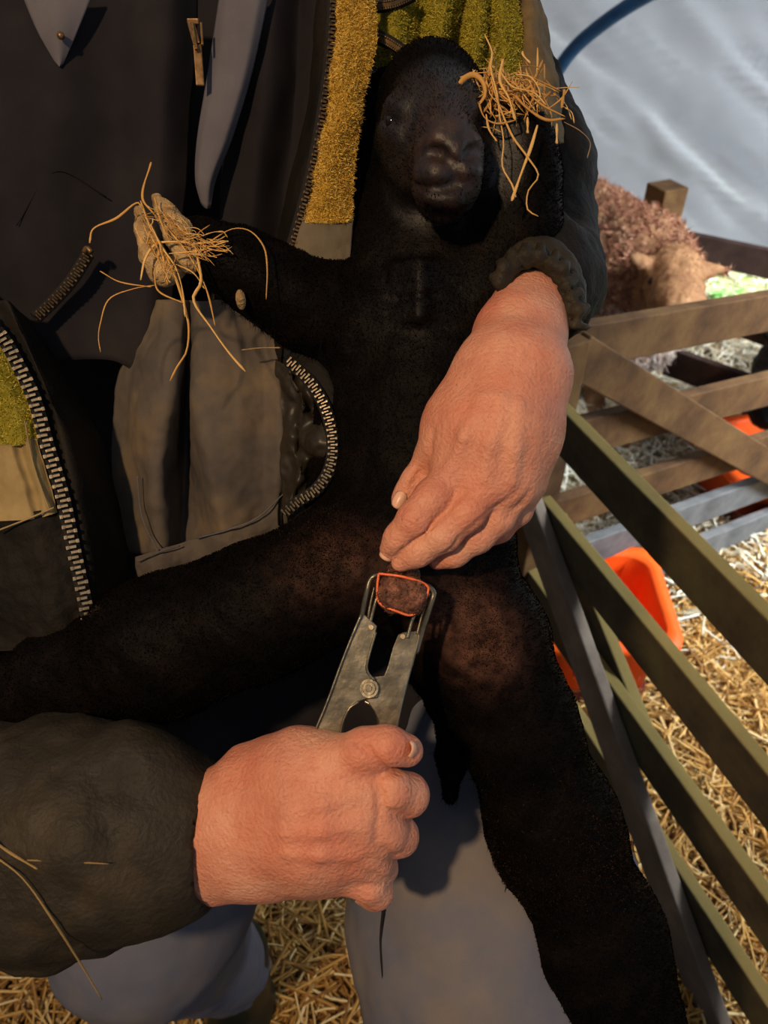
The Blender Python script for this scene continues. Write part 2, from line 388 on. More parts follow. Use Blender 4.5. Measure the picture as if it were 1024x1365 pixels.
M['straw_dull'] = mat('dull_straw', [(104, 82, 48), (140, 114, 68), (160, 132, 84)], 5, .6, tone=True)
M['straw_daylit'] = mat('daylit_straw', [(150, 136, 108), (196, 184, 152), (226, 218, 192), (244, 240, 222)], 5, .6, tone=True, spec=.35)  # straw lightened towards white, daylight painted into its colour
M['dirt'] = mat('trodden_bedding', [(58, 40, 20), (96, 70, 36), (134, 102, 56)], 30, .95, .9, 90, bdist=.01)
M['grass_ground'] = mat('outside_ground', [(70, 96, 36), (128, 150, 74), (196, 196, 150)], 14, .95, .8, 60, bdist=.01)
M['wood_olive'] = mat('algae_wood', [(54, 48, 39), (70, 62, 49), (86, 78, 58), (96, 92, 62)], 10, .85, .6, 60, .2, detail=8, bdist=.002, extra=algae)
M['wood_grey'] = mat('weathered_wood', [(96, 86, 76), (116, 104, 92), (136, 124, 110)], 12, .85, .6, 70, .2, detail=8, bdist=.002)
M['wood_brown'] = mat('warm_wood', [(62, 42, 24), (90, 64, 37), (112, 86, 50)], 12, .8, .5, 70, .25, detail=8, bdist=.002)
M['wood_dark'] = mat('dark_board', [(46, 34, 32), (62, 46, 41), (78, 60, 52)], 12, .85, .4, 70, .2, detail=8)
M['galv'] = mat('grey_timber', [(72, 73, 73), (94, 95, 95), (116, 115, 112)], 14, .7, .4, 90, .3, detail=8)
M['orange'] = mat('orange_plastic', [(255, 88, 18), (255, 108, 30)], 6, .5, .1, 60, .3)
M['sheep'] = mat('sheep_skin', [(110, 74, 54), (146, 106, 72), (170, 132, 94)], 26, .8, .5, 120)
M['sheep_wool'] = mat('sheep_fleece', [(98, 56, 46), (134, 84, 66), (160, 112, 88), (184, 148, 120)], 5, .85, tone=True, spec=.1)
M['sheep_pale'] = mat('pale_belly_wool', [(160, 140, 130), (196, 180, 168), (220, 208, 196)], 5, .85, tone=True, spec=.1)
M['ear_pink'] = mat('pink_ear', [(146, 70, 66), (180, 104, 92)], 20, .7)
M['black_lamb'] = mat('black_lamb', [(6, 6, 7), (12, 12, 13)], 40, .7, .5, 150)
M['sheep_face'] = mat('sheep_face_hair', [(124, 80, 50), (164, 118, 74), (188, 150, 106)], 5, .8, tone=True, spec=.1)
M['boot'] = mat('rubber_boot', [(24, 30, 22), (34, 40, 30)], 20, .45)
M['blue'] = mat('blue_hose_plastic', [(24, 62, 100), (36, 80, 122)], 10, .5, spec=.4)
M['leaf'] = mat('weed_leaf', [(66, 120, 50), (110, 160, 80), (150, 190, 120)], 5, .6, tone=True)
M['hair'] = mat('grey_hair', [(90, 84, 78), (120, 112, 104)], 40, .7)
def plastic():
    m = bpy.data.materials.new('polythene'); m.use_nodes = True; nt = m.node_tree; N = nt.nodes; L = nt.links
    b = N['Principled BSDF']; b.inputs['Base Color'].default_value = (*lin((112, 115, 125)), 1)
    b.inputs['Roughness'].default_value = .34; b.inputs['Specular IOR Level'].default_value = .6; b.inputs['Coat Weight'].default_value = .45; b.inputs['Coat Roughness'].default_value = .08
    tr = N.new('ShaderNodeBsdfTranslucent'); tr.inputs[0].default_value = (.80, .86, .96, 1)
    mx = N.new('ShaderNodeMixShader'); mx.inputs[0].default_value = .13
    L.new(b.outputs[0], mx.inputs[1]); L.new(tr.outputs[0], mx.inputs[2]); L.new(mx.outputs[0], N['Material Output'].inputs[0])
    return m
M['poly'] = plastic()

# ------------------------------------------------------------------ the setting: straw floor, tunnel, ground outside
def grid(name, x0, x1, y0, y1, z, nx, ny, m, amp=.0, sc=4):
    X, Y = np.meshgrid(np.linspace(x0, x1, nx), np.linspace(y0, y1, ny), indexing='ij')
    V = np.stack([X.ravel(), Y.ravel(), np.full(X.size, z)], 1)
    V[:, 2] += amp*fbm(V, sc, 3, 5)
    i, j = np.meshgrid(np.arange(nx-1), np.arange(ny-1), indexing='ij'); a = (i*ny+j).ravel()
    return mesh(name, V, np.stack([a, a+ny, a+ny+1, a+1], 1), m)
tagit(grid('floor', -4.5, 5, -2.5, 8, -.004, 120, 120, M['dirt'], .008, 5), kind='structure')
BD = np.array([.245, -.155, 0]); BD /= np.linalg.norm(BD)                # direction of the tunnel side
BN = np.array([-BD[1], BD[0], 0]); BN = BN if BN[1] > 0 else -BN          # outwards
B0 = atz(912, 311, .35)[:2]; B0 = np.array([*B0, 0])
def onwall(s, off, z): return B0+BD*s+BN*off+np.array([0, 0, z])
# polythene: rises from the side rail and arches over to the far side
ns, na = 420, 300
ss = np.linspace(-4.5, 4.5, ns); aa = np.linspace(0, math.pi, na)**1.0
Sg, Ag = np.meshgrid(ss, aa, indexing='ij')
Rx, Rz = 2.9, 2.45
off = .16-Rx+Rx*np.cos(Ag)-.0; zz = .27+Rz*np.sin(Ag)
V = (B0+BD*Sg.ravel()[:, None]+BN*off.ravel()[:, None]); V[:, 2] = zz.ravel()
st = Sg.ravel(); arc = Ag.ravel()*2.7
q = np.stack([(st*.75+arc*.65)*3.6, (-st*.65+arc*.75)*.8, np.zeros_like(st)], 1)       # pleats run diagonally
q2 = np.stack([(st*.55+arc*.8)*9, (-st*.8+arc*.55)*1.6, np.zeros_like(st)+3], 1)
fold = .055*vnoise(q, 1.0, 3)+.030*(1-2*np.abs(vnoise(q2, 1.0, 5)))+.012*(1-2*np.abs(vnoise(q2*[2.3, 2.6, 1], 1.0, 9)))+.006*vnoise(np.stack([st*16, arc*14, st*0], 1), 1.0, 12)
nr = BN*np.cos(Ag.ravel())[:, None]; nr[:, 2] = np.sin(Ag.ravel())
V = V+nr*fold[:, None]
i, j = np.meshgrid(np.arange(ns-1), np.arange(na-1), indexing='ij'); a = (i*na+j).ravel()
tagit(mesh('ceiling', V, np.stack([a, a+1, a+na+1, a+na], 1), M['poly']), kind='structure')
def endwall(name, s):
    mb = MB(); pts = []
    for t in np.linspace(0, math.pi, 40):
        p = onwall(s, .16-Rx+Rx*math.cos(t), .27+Rz*math.sin(t)); pts.append(p)
    pts.append(onwall(s, .16-2*Rx, 0)); pts.append(onwall(s, .16, 0))
    mb.prism(np.array(pts), BD, .01); tagit(mb.build(name, M['poly']), kind='structure')
endwall('wall_left', -4.5)
# outside ground beyond the open skirt
mb = MB(); mb.box(onwall(0, 1.65, -.012), BD*5, BN*1.6, np.array([0, 0, .014])); tagit(mb.build('ground_outside', M['grass_ground']), kind='structure')
def slab(mb, a, b, h, th, across=None):          # plank between two points, height h (down from the points), thickness th
    a, b = np.asarray(a, float), np.asarray(b, float); d = b-a; L = np.linalg.norm(d); d = d/L
    hz = np.array([0, 0, 1.0]); n = np.cross(d, hz); n /= np.linalg.norm(n); up = np.cross(n, d)
    if across is not None: n, up = across
    mb.box((a+b)/2-up*h/2, d*L/2, n*th/2, up*h/2)
# side rail under the sheeting
mb = MB(); slab(mb, onwall(-4.4, 0, .36), onwall(4.4, 0, .36), .10, .03)
tagit(mb.build('trim_1', M['wood_dark'], bevel=.004), kind='structure')
mb = MB(); slab(mb, atz(860, 437, .05)-BD*2, atz(1024, 500, .05)+BD*1.5, .085, .045)
tagit(mb.build('kerb_board', M['wood_dark'], bevel=.004), 'dark brown kerb board lying along the foot of the polythene side, behind the sheep', 'board')
# corner post poking up beside the sheeting
mb = MB(); pp = P(887, 262, 2.62); mb.box([pp[0], pp[1], pp[2]/2+.02], (.045, .02, 0), (-.02, .045, 0), (0, 0, pp[2]/2+.02))
tagit(mb.build('fence_post', M['wood_brown'], bevel=.005), 'square sawn brown timber post standing behind the back of the sheep', 'post')
# blue hose along the sheeting
def onsheet(px, py, inset=.0):
    r = (px-512)/F_PX*AX+(682-py)/F_PX*AU+AF
    for t in np.arange(1.5, 5, .004):
        p = CAM+r*t; o = (p-B0)@BN
        if ((o-.16+Rx)/(Rx-inset))**2+((p[2]-.27)/(Rz-inset))**2 > 1: return p
    return p
h = np.array([onsheet(x, y, .085) for x, y, _ in cr([(728, 118, 0), (762, 68, 0), (800, 34, 0), (850, 0, 0), (905, -28, 0), (980, -60, 0)], 30)])
mb = MB(); mb.tube(h, .023, 14); tagit(mb.build('blue_hose', M['blue'], smooth=True), 'curved blue hose running up against the white polythene sheeting', 'hose')

# --- loose straw
def straws(name, n, reg, m, zmax, lmin, lmax, wid, seed, par=None, keep=None, tilt=.16):
    r = np.random.default_rng(seed)
    c = np.stack([r.uniform(reg[0], reg[1], n), r.uniform(reg[2], reg[3], n), zmax*r.random(n)**1.3+.002], 1)
    if keep is not None: c = c[keep(c)]; n = len(c)
    a = r.uniform(0, 2*math.pi, n); el = r.normal(0, tilt, n); L = lmin+(lmax-lmin)*r.random(n)**2; W = wid*(.5+r.random(n))
    d = np.stack([np.cos(a)*np.cos(el), np.sin(a)*np.cos(el), np.sin(el)], 1)
    s = np.cross(d, [0, 0, 1.0]); s /= np.linalg.norm(s, axis=1, keepdims=True); u = np.cross(s, d)
    bend = r.normal(0, .12, (n, 1))*s+r.normal(0, .05, (n, 1))*u
    V = []
    for t in (-.5, 0.0, .5):
        p = c+d*(L*t)[:, None]+bend*(L*(t*t-.1))[:, None]*2
        for (x, y) in ((-1, 0), (0, 1), (1, 0), (0, -1)):
            V.append(p+s*(W*x*.5)[:, None]+u*(W*y*.22)[:, None])
    V = np.stack(V, 1).reshape(-1, 3); V[:, 2] = np.maximum(V[:, 2], .0015)
    o = np.arange(n)[:, None]*12; Q = []
    for k in (0, 4):
        for q in range(4): Q.append(o+[k+q, k+(q+1) % 4, k+4+(q+1) % 4, k+4+q])
    return mesh(name, V, np.concatenate(Q).astype(np.int64), m, par, False, np.repeat(r.random(n), 12))
vis = lambda c: (np.abs(c[:, 0]) < .62*(((c[:, 1])*AF[1]+(c[:, 2]-1.45)*AF[2]))+.55)
HC = np.array([.286, 1.07])     # hurdle corner
inside = lambda c: vis(c) & ~(((c-B0)@BN) > -.02)
o = straws('straw_bedding', 110000, (-.9, 2.3, .1, 3.4), M['straw'], .045, .03, .17, .0042, 21, keep=inside)
tagit(o, 'deep golden straw bedding spread over the whole floor under the farmer and pens', 'straw', kind='stuff')
o = straws('daylit_straw_bedding', 60000, (.3, 2.3, .9, 3.3), M['straw_daylit'], .062, .03, .15, .0055, 22,
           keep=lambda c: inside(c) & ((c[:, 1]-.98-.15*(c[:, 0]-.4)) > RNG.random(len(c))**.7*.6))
tagit(o, 'straw in the pens behind the wooden hurdle, daylight painted into its whitish colour', 'straw', kind='stuff')
o = straws('outside_straw', 7000, (.3, 3.2, 2.2, 4.2), M['straw_daylit'], .03, .04, .18, .007, 23, keep=lambda c: ((c-B0)@BN) > -.03)
tagit(o, 'sunlit straw litter on the ground outside the tunnel edge', 'straw', kind='stuff')
r = np.random.default_rng(5); mb = MB()
for k in range(260):
    c = onwall(r.uniform(-.9, 1.6), r.uniform(.02, .35), r.uniform(.02, .07)); a = r.uniform(0, 6.28); L = r.uniform(.02, .045)
    d = np.array([math.cos(a), math.sin(a), r.uniform(-.2, .5)])*L; s = np.array([-math.sin(a), math.cos(a), .1])*L*.45
    mb.add([c-d, c-d*.3+s, c+d*.5+s*.7, c+d, c+d*.5-s*.7, c-d*.3-s], [(0, 1, 2, 3, 4, 5)], r.random())
tagit(mb.build('weeds', M['leaf'], tone=True), 'bright green weeds growing outside along the foot of the tunnel', 'plant', kind='stuff')

# ------------------------------------------------------------------ wooden hurdles
def hdir(px, py):       # horizontal direction through an image vanishing point
    v = (px-512)/F_PX*AX+(682-py)/F_PX*AU+AF; v[2] = 0; return v/np.linalg.norm(v)
d1 = hdir(-12, -230); n1 = np.array([-d1[1], d1[0], 0])
corner = P(744, 532, 1.27)
def onplane(px, py, p0, n):
    r = (px-512)/F_PX*AX+(682-py)/F_PX*AU+AF
    return CAM+r*(((p0-CAM)@n)/(r@n))
h1 = empty('wooden_hurdle', (corner[0], corner[1], 0), 'nearest wooden hurdle, algae-stained rails running down the right side beside the farmer', 'hurdle')
for (px, py, px2, py2, hh) in ((744, 532, 1024, 813, .082), (713, 646, 922, 893, .082), (700, 742, 884, 1000, .082), (700, 838, 862, 1087, .078)):
    a = onplane(px, py, corner, n1); zc = onplane(px2, py2, corner, n1)[2]
    z = (a[2]+zc)/2; a = corner+d1*.02; a = np.array([a[0], a[1], z]); b = a-d1*1.35
    mb = MB(); slab(mb, a, b, hh, .022); mb.build('rail', M['wood_olive'], h1, bevel=.003)
def brace(hd, a, b, wd, th, m, n, name='brace'):
    d = b-a; L = np.linalg.norm(d); d /= L; s = np.cross(n, d); s /= np.linalg.norm(s)
    mb = MB(); mb.box((a+b)/2, d*L/2, s*wd/2, n*th/2); return mb.build(name, m, hd, bevel=.003)
pl2 = corner-n1*.0
toward = n1 if n1@(CAM-corner) > 0 else -n1
off = corner+toward*.024
brace(h1, onplane(694, 640, off, n1), onplane(965, 1400, off, n1), .075, .022, M['wood_grey'], n1)
off = corner-toward*.024
brace(h1, onplane(742, 690, off, n1), onplane(870, 1010, off, n1), .05, .022, M['wood_olive'], n1, 'stile')
mb = MB(); cpost = corner+d1*.03; mb.box([cpost[0], cpost[1], .42], d1*.014, n1*.035, (0, 0, .42)); mb.build('post', M['wood_brown'], h1, bevel=.003)

# hurdle going off to the right
tp = atz(777, 430, .86)
e2 = P(1024, 389, 1.44); z2 = (tp[2]+e2[2])/2; d2 = e2-tp; d2[2] = 0; d2 /= np.linalg.norm(d2); n2 = np.array([-d2[1], d2[0], 0])
toward2 = n2 if n2@(CAM-tp) > 0 else -n2
h2 = empty('wooden_hurdle', (tp[0], tp[1], 0), 'second wooden hurdle crossing behind, with a diagonal brace in front of the sheep', 'hurdle')
for k, (pa, pb, hh, mm) in enumerate((((777, 430), (1024, 389), .080, 'wood_brown'), ((777, 556), (1024, 497), .080, 'wood_brown'), ((745, 662), (944, 601), .075, 'wood_brown'),
                                 ((790, 715), (1009, 637), .075, 'galv'), ((850, 748), (1024, 680), .075, 'galv'))):
    a = onplane(*pa, tp, n2); b = onplane(*pb, tp, n2); dd = (b-a)/np.linalg.norm(b-a)
    a = a-dd*.03; b = b+dd*.7
    mb = MB(); n_ = np.cross(dd, [0, 0, 1]); n_ /= np.linalg.norm(n_)
    slab(mb, a, b, hh, .024); mb.build('rail', M[mm], h2, bevel=.003)
o2 = tp+toward2*.026
brace(h2, onplane(765, 470, o2, n2), onplane(1110, 672, o2, n2), .072, .022, M['wood_brown'], n2)
mb = MB(); q = onplane(757, 452, tp+toward2*.02, n2); mb.box([q[0], q[1], q[2]/2], d2*.03, n2*.02, (0, 0, q[2]/2)); mb.build('post', M['wood_brown'], h2, bevel=.003)
# dark slatted hurdle far right, behind
h3 = empty('dark_hurdle', atz(1024, 560, 0), 'dark brown low slatted barrier between sheep and tunnel edge at far right', 'barrier')
for (a, b, hh) in (((893, 462), (1060, 520), .09), ((960, 405), (1060, 440), .07)):
    A = P(*a, 2.35); B = P(*b, 2.15); B = B+(B-A)*.6; mb = MB(); slab(mb, A, B, hh, .025); mb.build('board', M['wood_dark'], h3, bevel=.003)
mb = MB(); A = P(1040, 440, 2.18); mb.box([A[0]+.02, A[1]+.02, A[2]/2], (.02, 0, 0), (0, .02, 0), (0, 0, A[2]/2+.03)); mb.build('post', M['wood_dark'], h3)

# ------------------------------------------------------------------ orange feed buckets
def trough(label, c, yaw, L0, W0, H, L1, W1, flange=.03, feed=True, grp=None):
    root = empty('feed_bucket', (c[0], c[1], 0), label, 'bucket', grp)
    ca, sa = math.cos(yaw), math.sin(yaw)
    def ringp(l, wd, z, rr, n=8):
        pts = []
        for (sx, sy, a0) in ((1, 1, 0), (-1, 1, 90), (-1, -1, 180), (1, -1, 270)):
            for k in range(n):
                a = math.radians(a0+90*k/(n-1)); x = sx*(l/2-rr)+rr*math.cos(a); y = sy*(wd/2-rr)+rr*math.sin(a)
                pts.append((c[0]+x*ca-y*sa, c[1]+x*sa+y*ca, z))
        return pts
    prof = [(L0, W0, .0), (L1, W1, H-.012), (L1+2*flange, W1+2*flange, H-.010), (L1+2*flange+.004, W1+2*flange+.004, H-.022), (L1+2*flange+.008, W1+2*flange+.008, H-.020),
            (L1+2*flange+.004, W1+2*flange+.004, H), (L1-.004, W1-.004, H), (L1-.012, W1-.012, H-.006), (L0-.006, W0-.006, .006)]
    V = []
    for (l, wd, z) in prof: V += ringp(l, wd, z+c[2], .045)
    n = 32; Fc = [(r*n+k, r*n+(k+1) % n, (r+1)*n+(k+1) % n, (r+1)*n+k) for r in range(len(prof)-1) for k in range(n)]
    Fc += [tuple(range(n-1, -1, -1)), tuple((len(prof)-1)*n+k for k in range(n))]
    mesh('tub', np.array(V), Fc, M['orange'], root)
    for s in (-1, 1):
        mb = MB(); x, y = s*.05, -(W0+W1)/4-.004
        mb.tube([(c[0]+x*ca-(y-t)*sa, c[1]+x*sa+(y-t)*ca, H*.55+c[2]) for t in (-.004, .006)], .007, 12); mb.build('rivet', M['orange'], root)
    if feed:
        V = [(p[0], p[1], .08+c[2]) for p in ringp(L0*.97+.02, W0*.97+.02, 0, .03)]
        mb = MB(); mb.prism(np.array(V), (0, 0, 1), -.05); mb.build('feed', M['dark_feed'], root)
    return root
M['dark_feed'] = mat('feed', [(60, 18, 10), (104, 40, 22), (150, 96, 50)], 90, .9, .9, 200, bdist=.004)
trough('orange plastic feed tub on the straw just behind the nearest hurdle', (.452, 1.10, .0), math.radians(-2), .21, .24, .245, .25, .25, .020)
c = atz(1000, 590, .22)
trough('orange plastic feed tub behind the second hurdle at the right edge', (c[0]+.13, c[1]+.01, .02), math.radians(12), .40, .18, .20, .46, .24, .02)

# ------------------------------------------------------------------ sheep and second lamb behind
def organic(name, F, m, par, disp=0.0, dsc=60, oct=3, sm=1, seed=1, fn=None, tones=None):
    V, Q = F.net(); V = relax(V, Q, sm); W = c2w(V)
    if disp: W = W+vnormals(W, Q)*(disp*fbm(W, dsc, oct, seed))[:, None]
    if fn is not None: W = fn(W, Q)
    return mesh(name, W, Q, m, par, True, tones(W) if tones else None), W, Q
F = field(600, 1000, 200, 640, 1.9, 3.0, .010)
F.chain([(690, 370, 2.75, 100), (760, 350, 2.6, 100), (838, 362, 2.42, 84)], .05)
F.chain([(838, 380, 2.40, 70), (850, 440, 2.36, 56)], .05)
F.chain([(848, 360, 2.36, 66), (893, 362, 2.24, 42)], .04)
F.chain([(897, 372, 2.17, 40), (901, 405, 2.08, 33), (903, 432, 2.02, 26)], .03)
F.chain([(872, 352, 2.16, 12), (852, 347, 2.13, 11), (836, 341, 2.13, 5)], .01, fz=1.6)
F.chain([(922, 357, 2.16, 12), (946, 361, 2.14, 11), (970, 360, 2.14, 5)], .01, fz=1.6)
F.chain([(868, 364, 2.14, 9)]*2, .01); F.chain([(924, 372, 2.12, 8)]*2, .01)
for (x, y, d, x2, y2) in ((850, 450, 2.36, 840, 600), (800, 440, 2.5, 790, 585), (700, 430, 2.7, 690, 560), (760, 440, 2.75, 752, 545)):
    F.chain([(x, y, d, 24), ((x+x2)/2, (y+y2)/2, d, 14), (x2, y2, d, 13)], .02)
sp = empty('sheep', P(800, 600, 2.55)*[1, 1, 0], 'woolly reddish brown sheep with pale belly standing in the pen behind the farmer', 'sheep')
ED1 = F.surf(868, 374); ED2 = F.surf(914, 379)
_, V, Q = organic('body', F, M['sheep'], sp, .006, 40)
faceC = P(905, 395, 2.1)
def notface(c): return (np.linalg.norm((c-faceC)*[1, 1, .8], axis=1) > .165).astype(float)*(c[:, 2] > .22)
fur('fleece', V, Q, M['sheep_wool'], sp, 60000, .022, .004, (0, 0, -.3), 1.1, lambda c: notface(c)*(c[:, 2] > .30), .5, 4)
fur('belly_wool', V, Q, M['sheep_pale'], sp, 20000, .024, .005, (0, 0, -.5), 1.0, lambda c: notface(c)*(c[:, 2] < .40)*(c[:, 0] > P(800, 450, 2.4)[0]-.05), .5, 5)
fur('face_hair', V, Q, M['sheep_face'], sp, 14000, .007, .0025, (0, 0, -.6), .4, lambda c: 1.0*(np.linalg.norm(c-faceC, axis=1) < .19), .2, 6)
def ball(name, c, r, m, par, sq=(1, 1, 1)):
    u, v = np.meshgrid(np.linspace(0, 2*math.pi, 17)[:-1], np.linspace(.05, math.pi-.05, 11), indexing='ij')
    V = np.stack([np.cos(u)*np.sin(v)*sq[0], np.sin(u)*np.sin(v)*sq[1], np.cos(v)*sq[2]], -1).reshape(-1, 3)*r+c
    Fc = [(i*11+j, ((i+1) % 16)*11+j, ((i+1) % 16)*11+j+1, i*11+j+1)[::-1] for i in range(16) for j in range(10)]
    Fc += [tuple(i*11 for i in range(16)), tuple(i*11+10 for i in range(15, -1, -1))]
    return mesh(name, V, Fc, m, par)
ball('eye', P(871, 375, (ED1 or 2.13)-.012), .014, M['eye'], sp); ball('eye', P(914, 379, (ED2 or 2.11)-.012), .015, M['eye'], sp)

F = field(960, 1300, 380, 720, 1.7, 2.7, .008)
F.chain([(1200, 480, 2.30, 84), (1120, 500, 2.16, 66)], .03)
F.chain([(1085, 480, 2.08, 56), (1052, 492, 2.04, 42), (1030, 530, 1.98, 31), (1026, 548, 1.96, 25)], .03)
F.chain([(1048, 456, 2.05, 14), (1028, 440, 2.05, 11), (1006, 429, 2.05, 3)], .01, fz=1.5)
F.chain([(1090, 450, 2.1, 14), (1115, 430, 2.1, 4)], .01, fz=1.5)
for x in (1150, 1230): F.chain([(x, 540, 2.2, 18), (x, 690, 2.17, 10)], .02)
bl = empty('black_lamb', P(1150, 690, 2.17)*[1, 1, 0], 'black lamb at the right edge dipping its head towards the farther orange tub', 'lamb')
_, V, Q = organic('body', F, M['black_lamb'], bl, .003, 60)
fur('wool', V, Q, M['wool'], bl, 12000, .010, .002, (0, 0, -.3), .8, None, .3, 8)

# ------------------------------------------------------------------ the farmer
pr = empty('person', (P(420, 700, .8)[0], P(420, 700, .8)[1], 0), 'farmer in dark coverall and fleece-lined jacket, half sitting, holding a black lamb and pliers', 'person')
# --- skin: left hand (upper one, hanging over the lamb's belly)
def hand_upper():
    F = field(470, 790, 330, 790, .40, .64, .0016)
    base = F.copy()
    base.chain([(722, 395, .560, 38), (706, 415, .545, 44), (693, 450, .525, 54), (682, 505, .503, 61)], .02, fz=1.25)
    # back of the hand: four metacarpal ridges
    base.chain([(655, 490, .505, 40), (620, 570, .492, 34), (607, 628, .486, 28)], .02, fz=1.1)
    base.chain([(682, 495, .50, 42), (658, 575, .483, 36), (648, 640, .478, 28)], .022, fz=1.1)
    base.chain([(700, 500, .50, 42), (687, 575, .485, 36), (684, 645, .482, 27)], .022, fz=1.1)
    base.chain([(712, 500, .505, 38), (706, 580, .497, 30), (697, 640, .494, 24)], .02, fz=1.1)
    base.chain([(640, 520, .515, 38), (606, 560, .512, 32), (586, 600, .506, 26)], .02)
    out = base.copy()
    def finger(pts, kb=.006):
        f = base.copy(); f.D[...] = np.float32(.05); f.chain(pts, .006); t = base.copy(); t.union(f, kb); out.union(t)
    finger([(604, 630, .487, 25), (577, 662, .478, 23.5), (552, 692, .477, 22), (532, 716, .483, 18.5), (521, 731, .489, 14)])
    finger([(650, 645, .480, 25), (622, 683, .475, 22.5), (590, 712, .478, 22), (557, 735, .485, 18.5), (535, 749, .491, 13)])
    finger([(688, 650, .486, 23), (664, 690, .487, 20), (638, 716, .490, 19), (606, 738, .495, 16), (582, 748, .499, 12)])
    finger([(706, 646, .494, 20), (690, 682, .501, 17), (668, 705, .506, 15), (650, 719, .510, 11)])
    finger([(592, 585, .512, 22), (573, 612, .510, 19), (553, 640, .511, 16.5), (541, 658, .514, 14.5), (533, 668, .517, 11)], .006)
    # lines between the fingers, knuckle creases, tendons
    out.trace([(622, 655, .8), (600, 677, 1.5), (575, 700, 1.8), (552, 719, 1.8), (536, 733, 1.6), (528, 741, 1.6)], .003)
    out.trace([(686, 657, .8), (662, 674, 1.6), (638, 696, 1.9), (612, 718, 1.8), (590, 737, 1.6)], .003)
    out.trace([(706, 655, 1.2), (694, 672, 1.8), (676, 690, 2.0)], .004)
    out.trace([(576, 575, 1.5), (572, 600, 2.4), (560, 630, 2.4), (548, 652, 2)], .005)
    for (x, y) in ((548, 688), (545, 695), (552, 682), (590, 705), (584, 712), (596, 700), (640, 706)):
        out.trace([(x-12, y-9, .6), (x, y, 1.0), (x+11, y+10, .6)], .0015, 'sub')
    for g in ([(600, 625, 2), (620, 580, 3), (645, 530, 2)], [(646, 635, 2), (655, 590, 3), (668, 530, 2)], [(682, 640, 2), (686, 600, 3), (692, 540, 2)]): out.trace(g, .008, 'add', .0004)
    V, Q = out.net(); V = relax(V, Q, 2)
    return V, Q
def hand_lower():
    F = field(195, 610, 930, 1240, .38, .66, .0016)
    base = F.copy()
    base.chain([(150, 1117, .52, 76), (240, 1116, .515, 76), (290, 1113, .51, 76), (345, 1104, .505, 80)], .02, fz=1.35)
    base.chain([(345, 1050, .50, 52), (400, 1025, .49, 46), (462, 1020, .482, 38)], .022, fz=1.15)         # thumb side
    base.chain([(345, 1090, .495, 64), (420, 1070, .478, 58), (486, 1056, .468, 34)], .022, fz=1.25)
    base.chain([(345, 1120, .495, 64), (420, 1112, .476, 56), (490, 1100, .466, 32)], .022, fz=1.25)
    base.chain([(345, 1128, .50, 54), (420, 1136, .484, 44), (484, 1138, .472, 28)], .014, fz=1.25)
    base.chain([(345, 1138, .505, 46), (420, 1150, .495, 36), (474, 1164, .484, 25)], .012, fz=1.2)
    base.chain([(325, 1012, .51, 17), (362, 1003, .505, 14), (400, 1003, .50, 18)], .012)                 # thumb tendon
    out = base.copy()
    def finger(pts, kb=.006):
        f = base.copy(); f.D[...] = np.float32(.05); f.chain(pts, .006); t = base.copy(); t.union(f, kb); out.union(t)
    finger([(440, 1018, .476, 34), (486, 999, .465, 27), (516, 995, .462, 26), (542, 1000, .467, 22)], .008)     # thumb
    finger([(490, 1056, .468, 27), (520, 1053, .466, 27), (544, 1059, .477, 26), (542, 1064, .505, 23), (515, 1064, .52, 22)])
    finger([(492, 1102, .466, 26), (514, 1108, .469, 25.5), (532, 1114, .481, 24), (526, 1118, .508, 22), (500, 1118, .52, 21)])
    finger([(486, 1142, .472, 23), (500, 1150, .477, 21), (508, 1156, .491, 20), (500, 1160, .512, 19), (485, 1160, .522, 18)])
    finger([(474, 1168, .484, 22), (492, 1180, .481, 20), (504, 1190, .488, 18.5), (500, 1193, .505, 17), (485, 1190, .515, 16)])
    out.trace([(470, 985, 1), (490, 1000, 2.4), (506, 1020, 3.0), (530, 1027, 3.0), (552, 1026, 2.5)], .004)
    out.trace([(505, 1076, 1.5), (525, 1084, 2.8), (548, 1090, 2.8)], .004)
    out.trace([(498, 1126, 1.5), (512, 1133, 2.6), (530, 1140, 2.6)], .004)
    out.trace([(484, 1160, 1.4), (498, 1167, 2.4), (512, 1172, 2.4)], .004)
    out.trace([(502, 1040, 1.2), (507, 1062, 1.6), (506, 1088, 1.4)], .006); out.trace([(503, 1098, 1.2), (503, 1118, 1.4)], .006)
    for g in ([(478, 1058, 1.5), (430, 1070, 2.6), (380, 1084, 1.5)], [(480, 1100, 1.5), (430, 1106, 2.6), (380, 1110, 1.5)], [(474, 1140, 1.5), (430, 1140, 2.4), (385, 1136, 1.5)]): out.trace(g, .008, 'add', .0004)
    for x in (524, 530): out.trace([(x, 985, .6), (x+2, 997, .9), (x, 1010, .6)], .0015)
    V, Q = out.net(); V = relax(V, Q, 2)
    return V, Q
def wrinkles(W, Q, amp, along, seed=2):
    N = vnormals(W, Q); along = along/np.linalg.norm(along)
    q = W-(W@along)[:, None]*along*.75                       # longer features along the fingers
    ax = (W@along)
    f = fbm(W, 50, 2, seed)*amp*.6+fbm(W, 330, 2, seed+4)*amp*.13
    f = f-np.abs(vnoise(q, 260, seed+9))*amp*.40
    return W+N*f[:, None]
V1, Q1 = hand_upper(); W1 = wrinkles(c2w(V1), Q1, .0007, P(525, 745, .5)-P(690, 500, .5))
V2, Q2 = hand_lower(); W2 = wrinkles(c2w(V2), Q2, .0007, P(500, 1100, .5)-P(300, 1110, .5), 8)
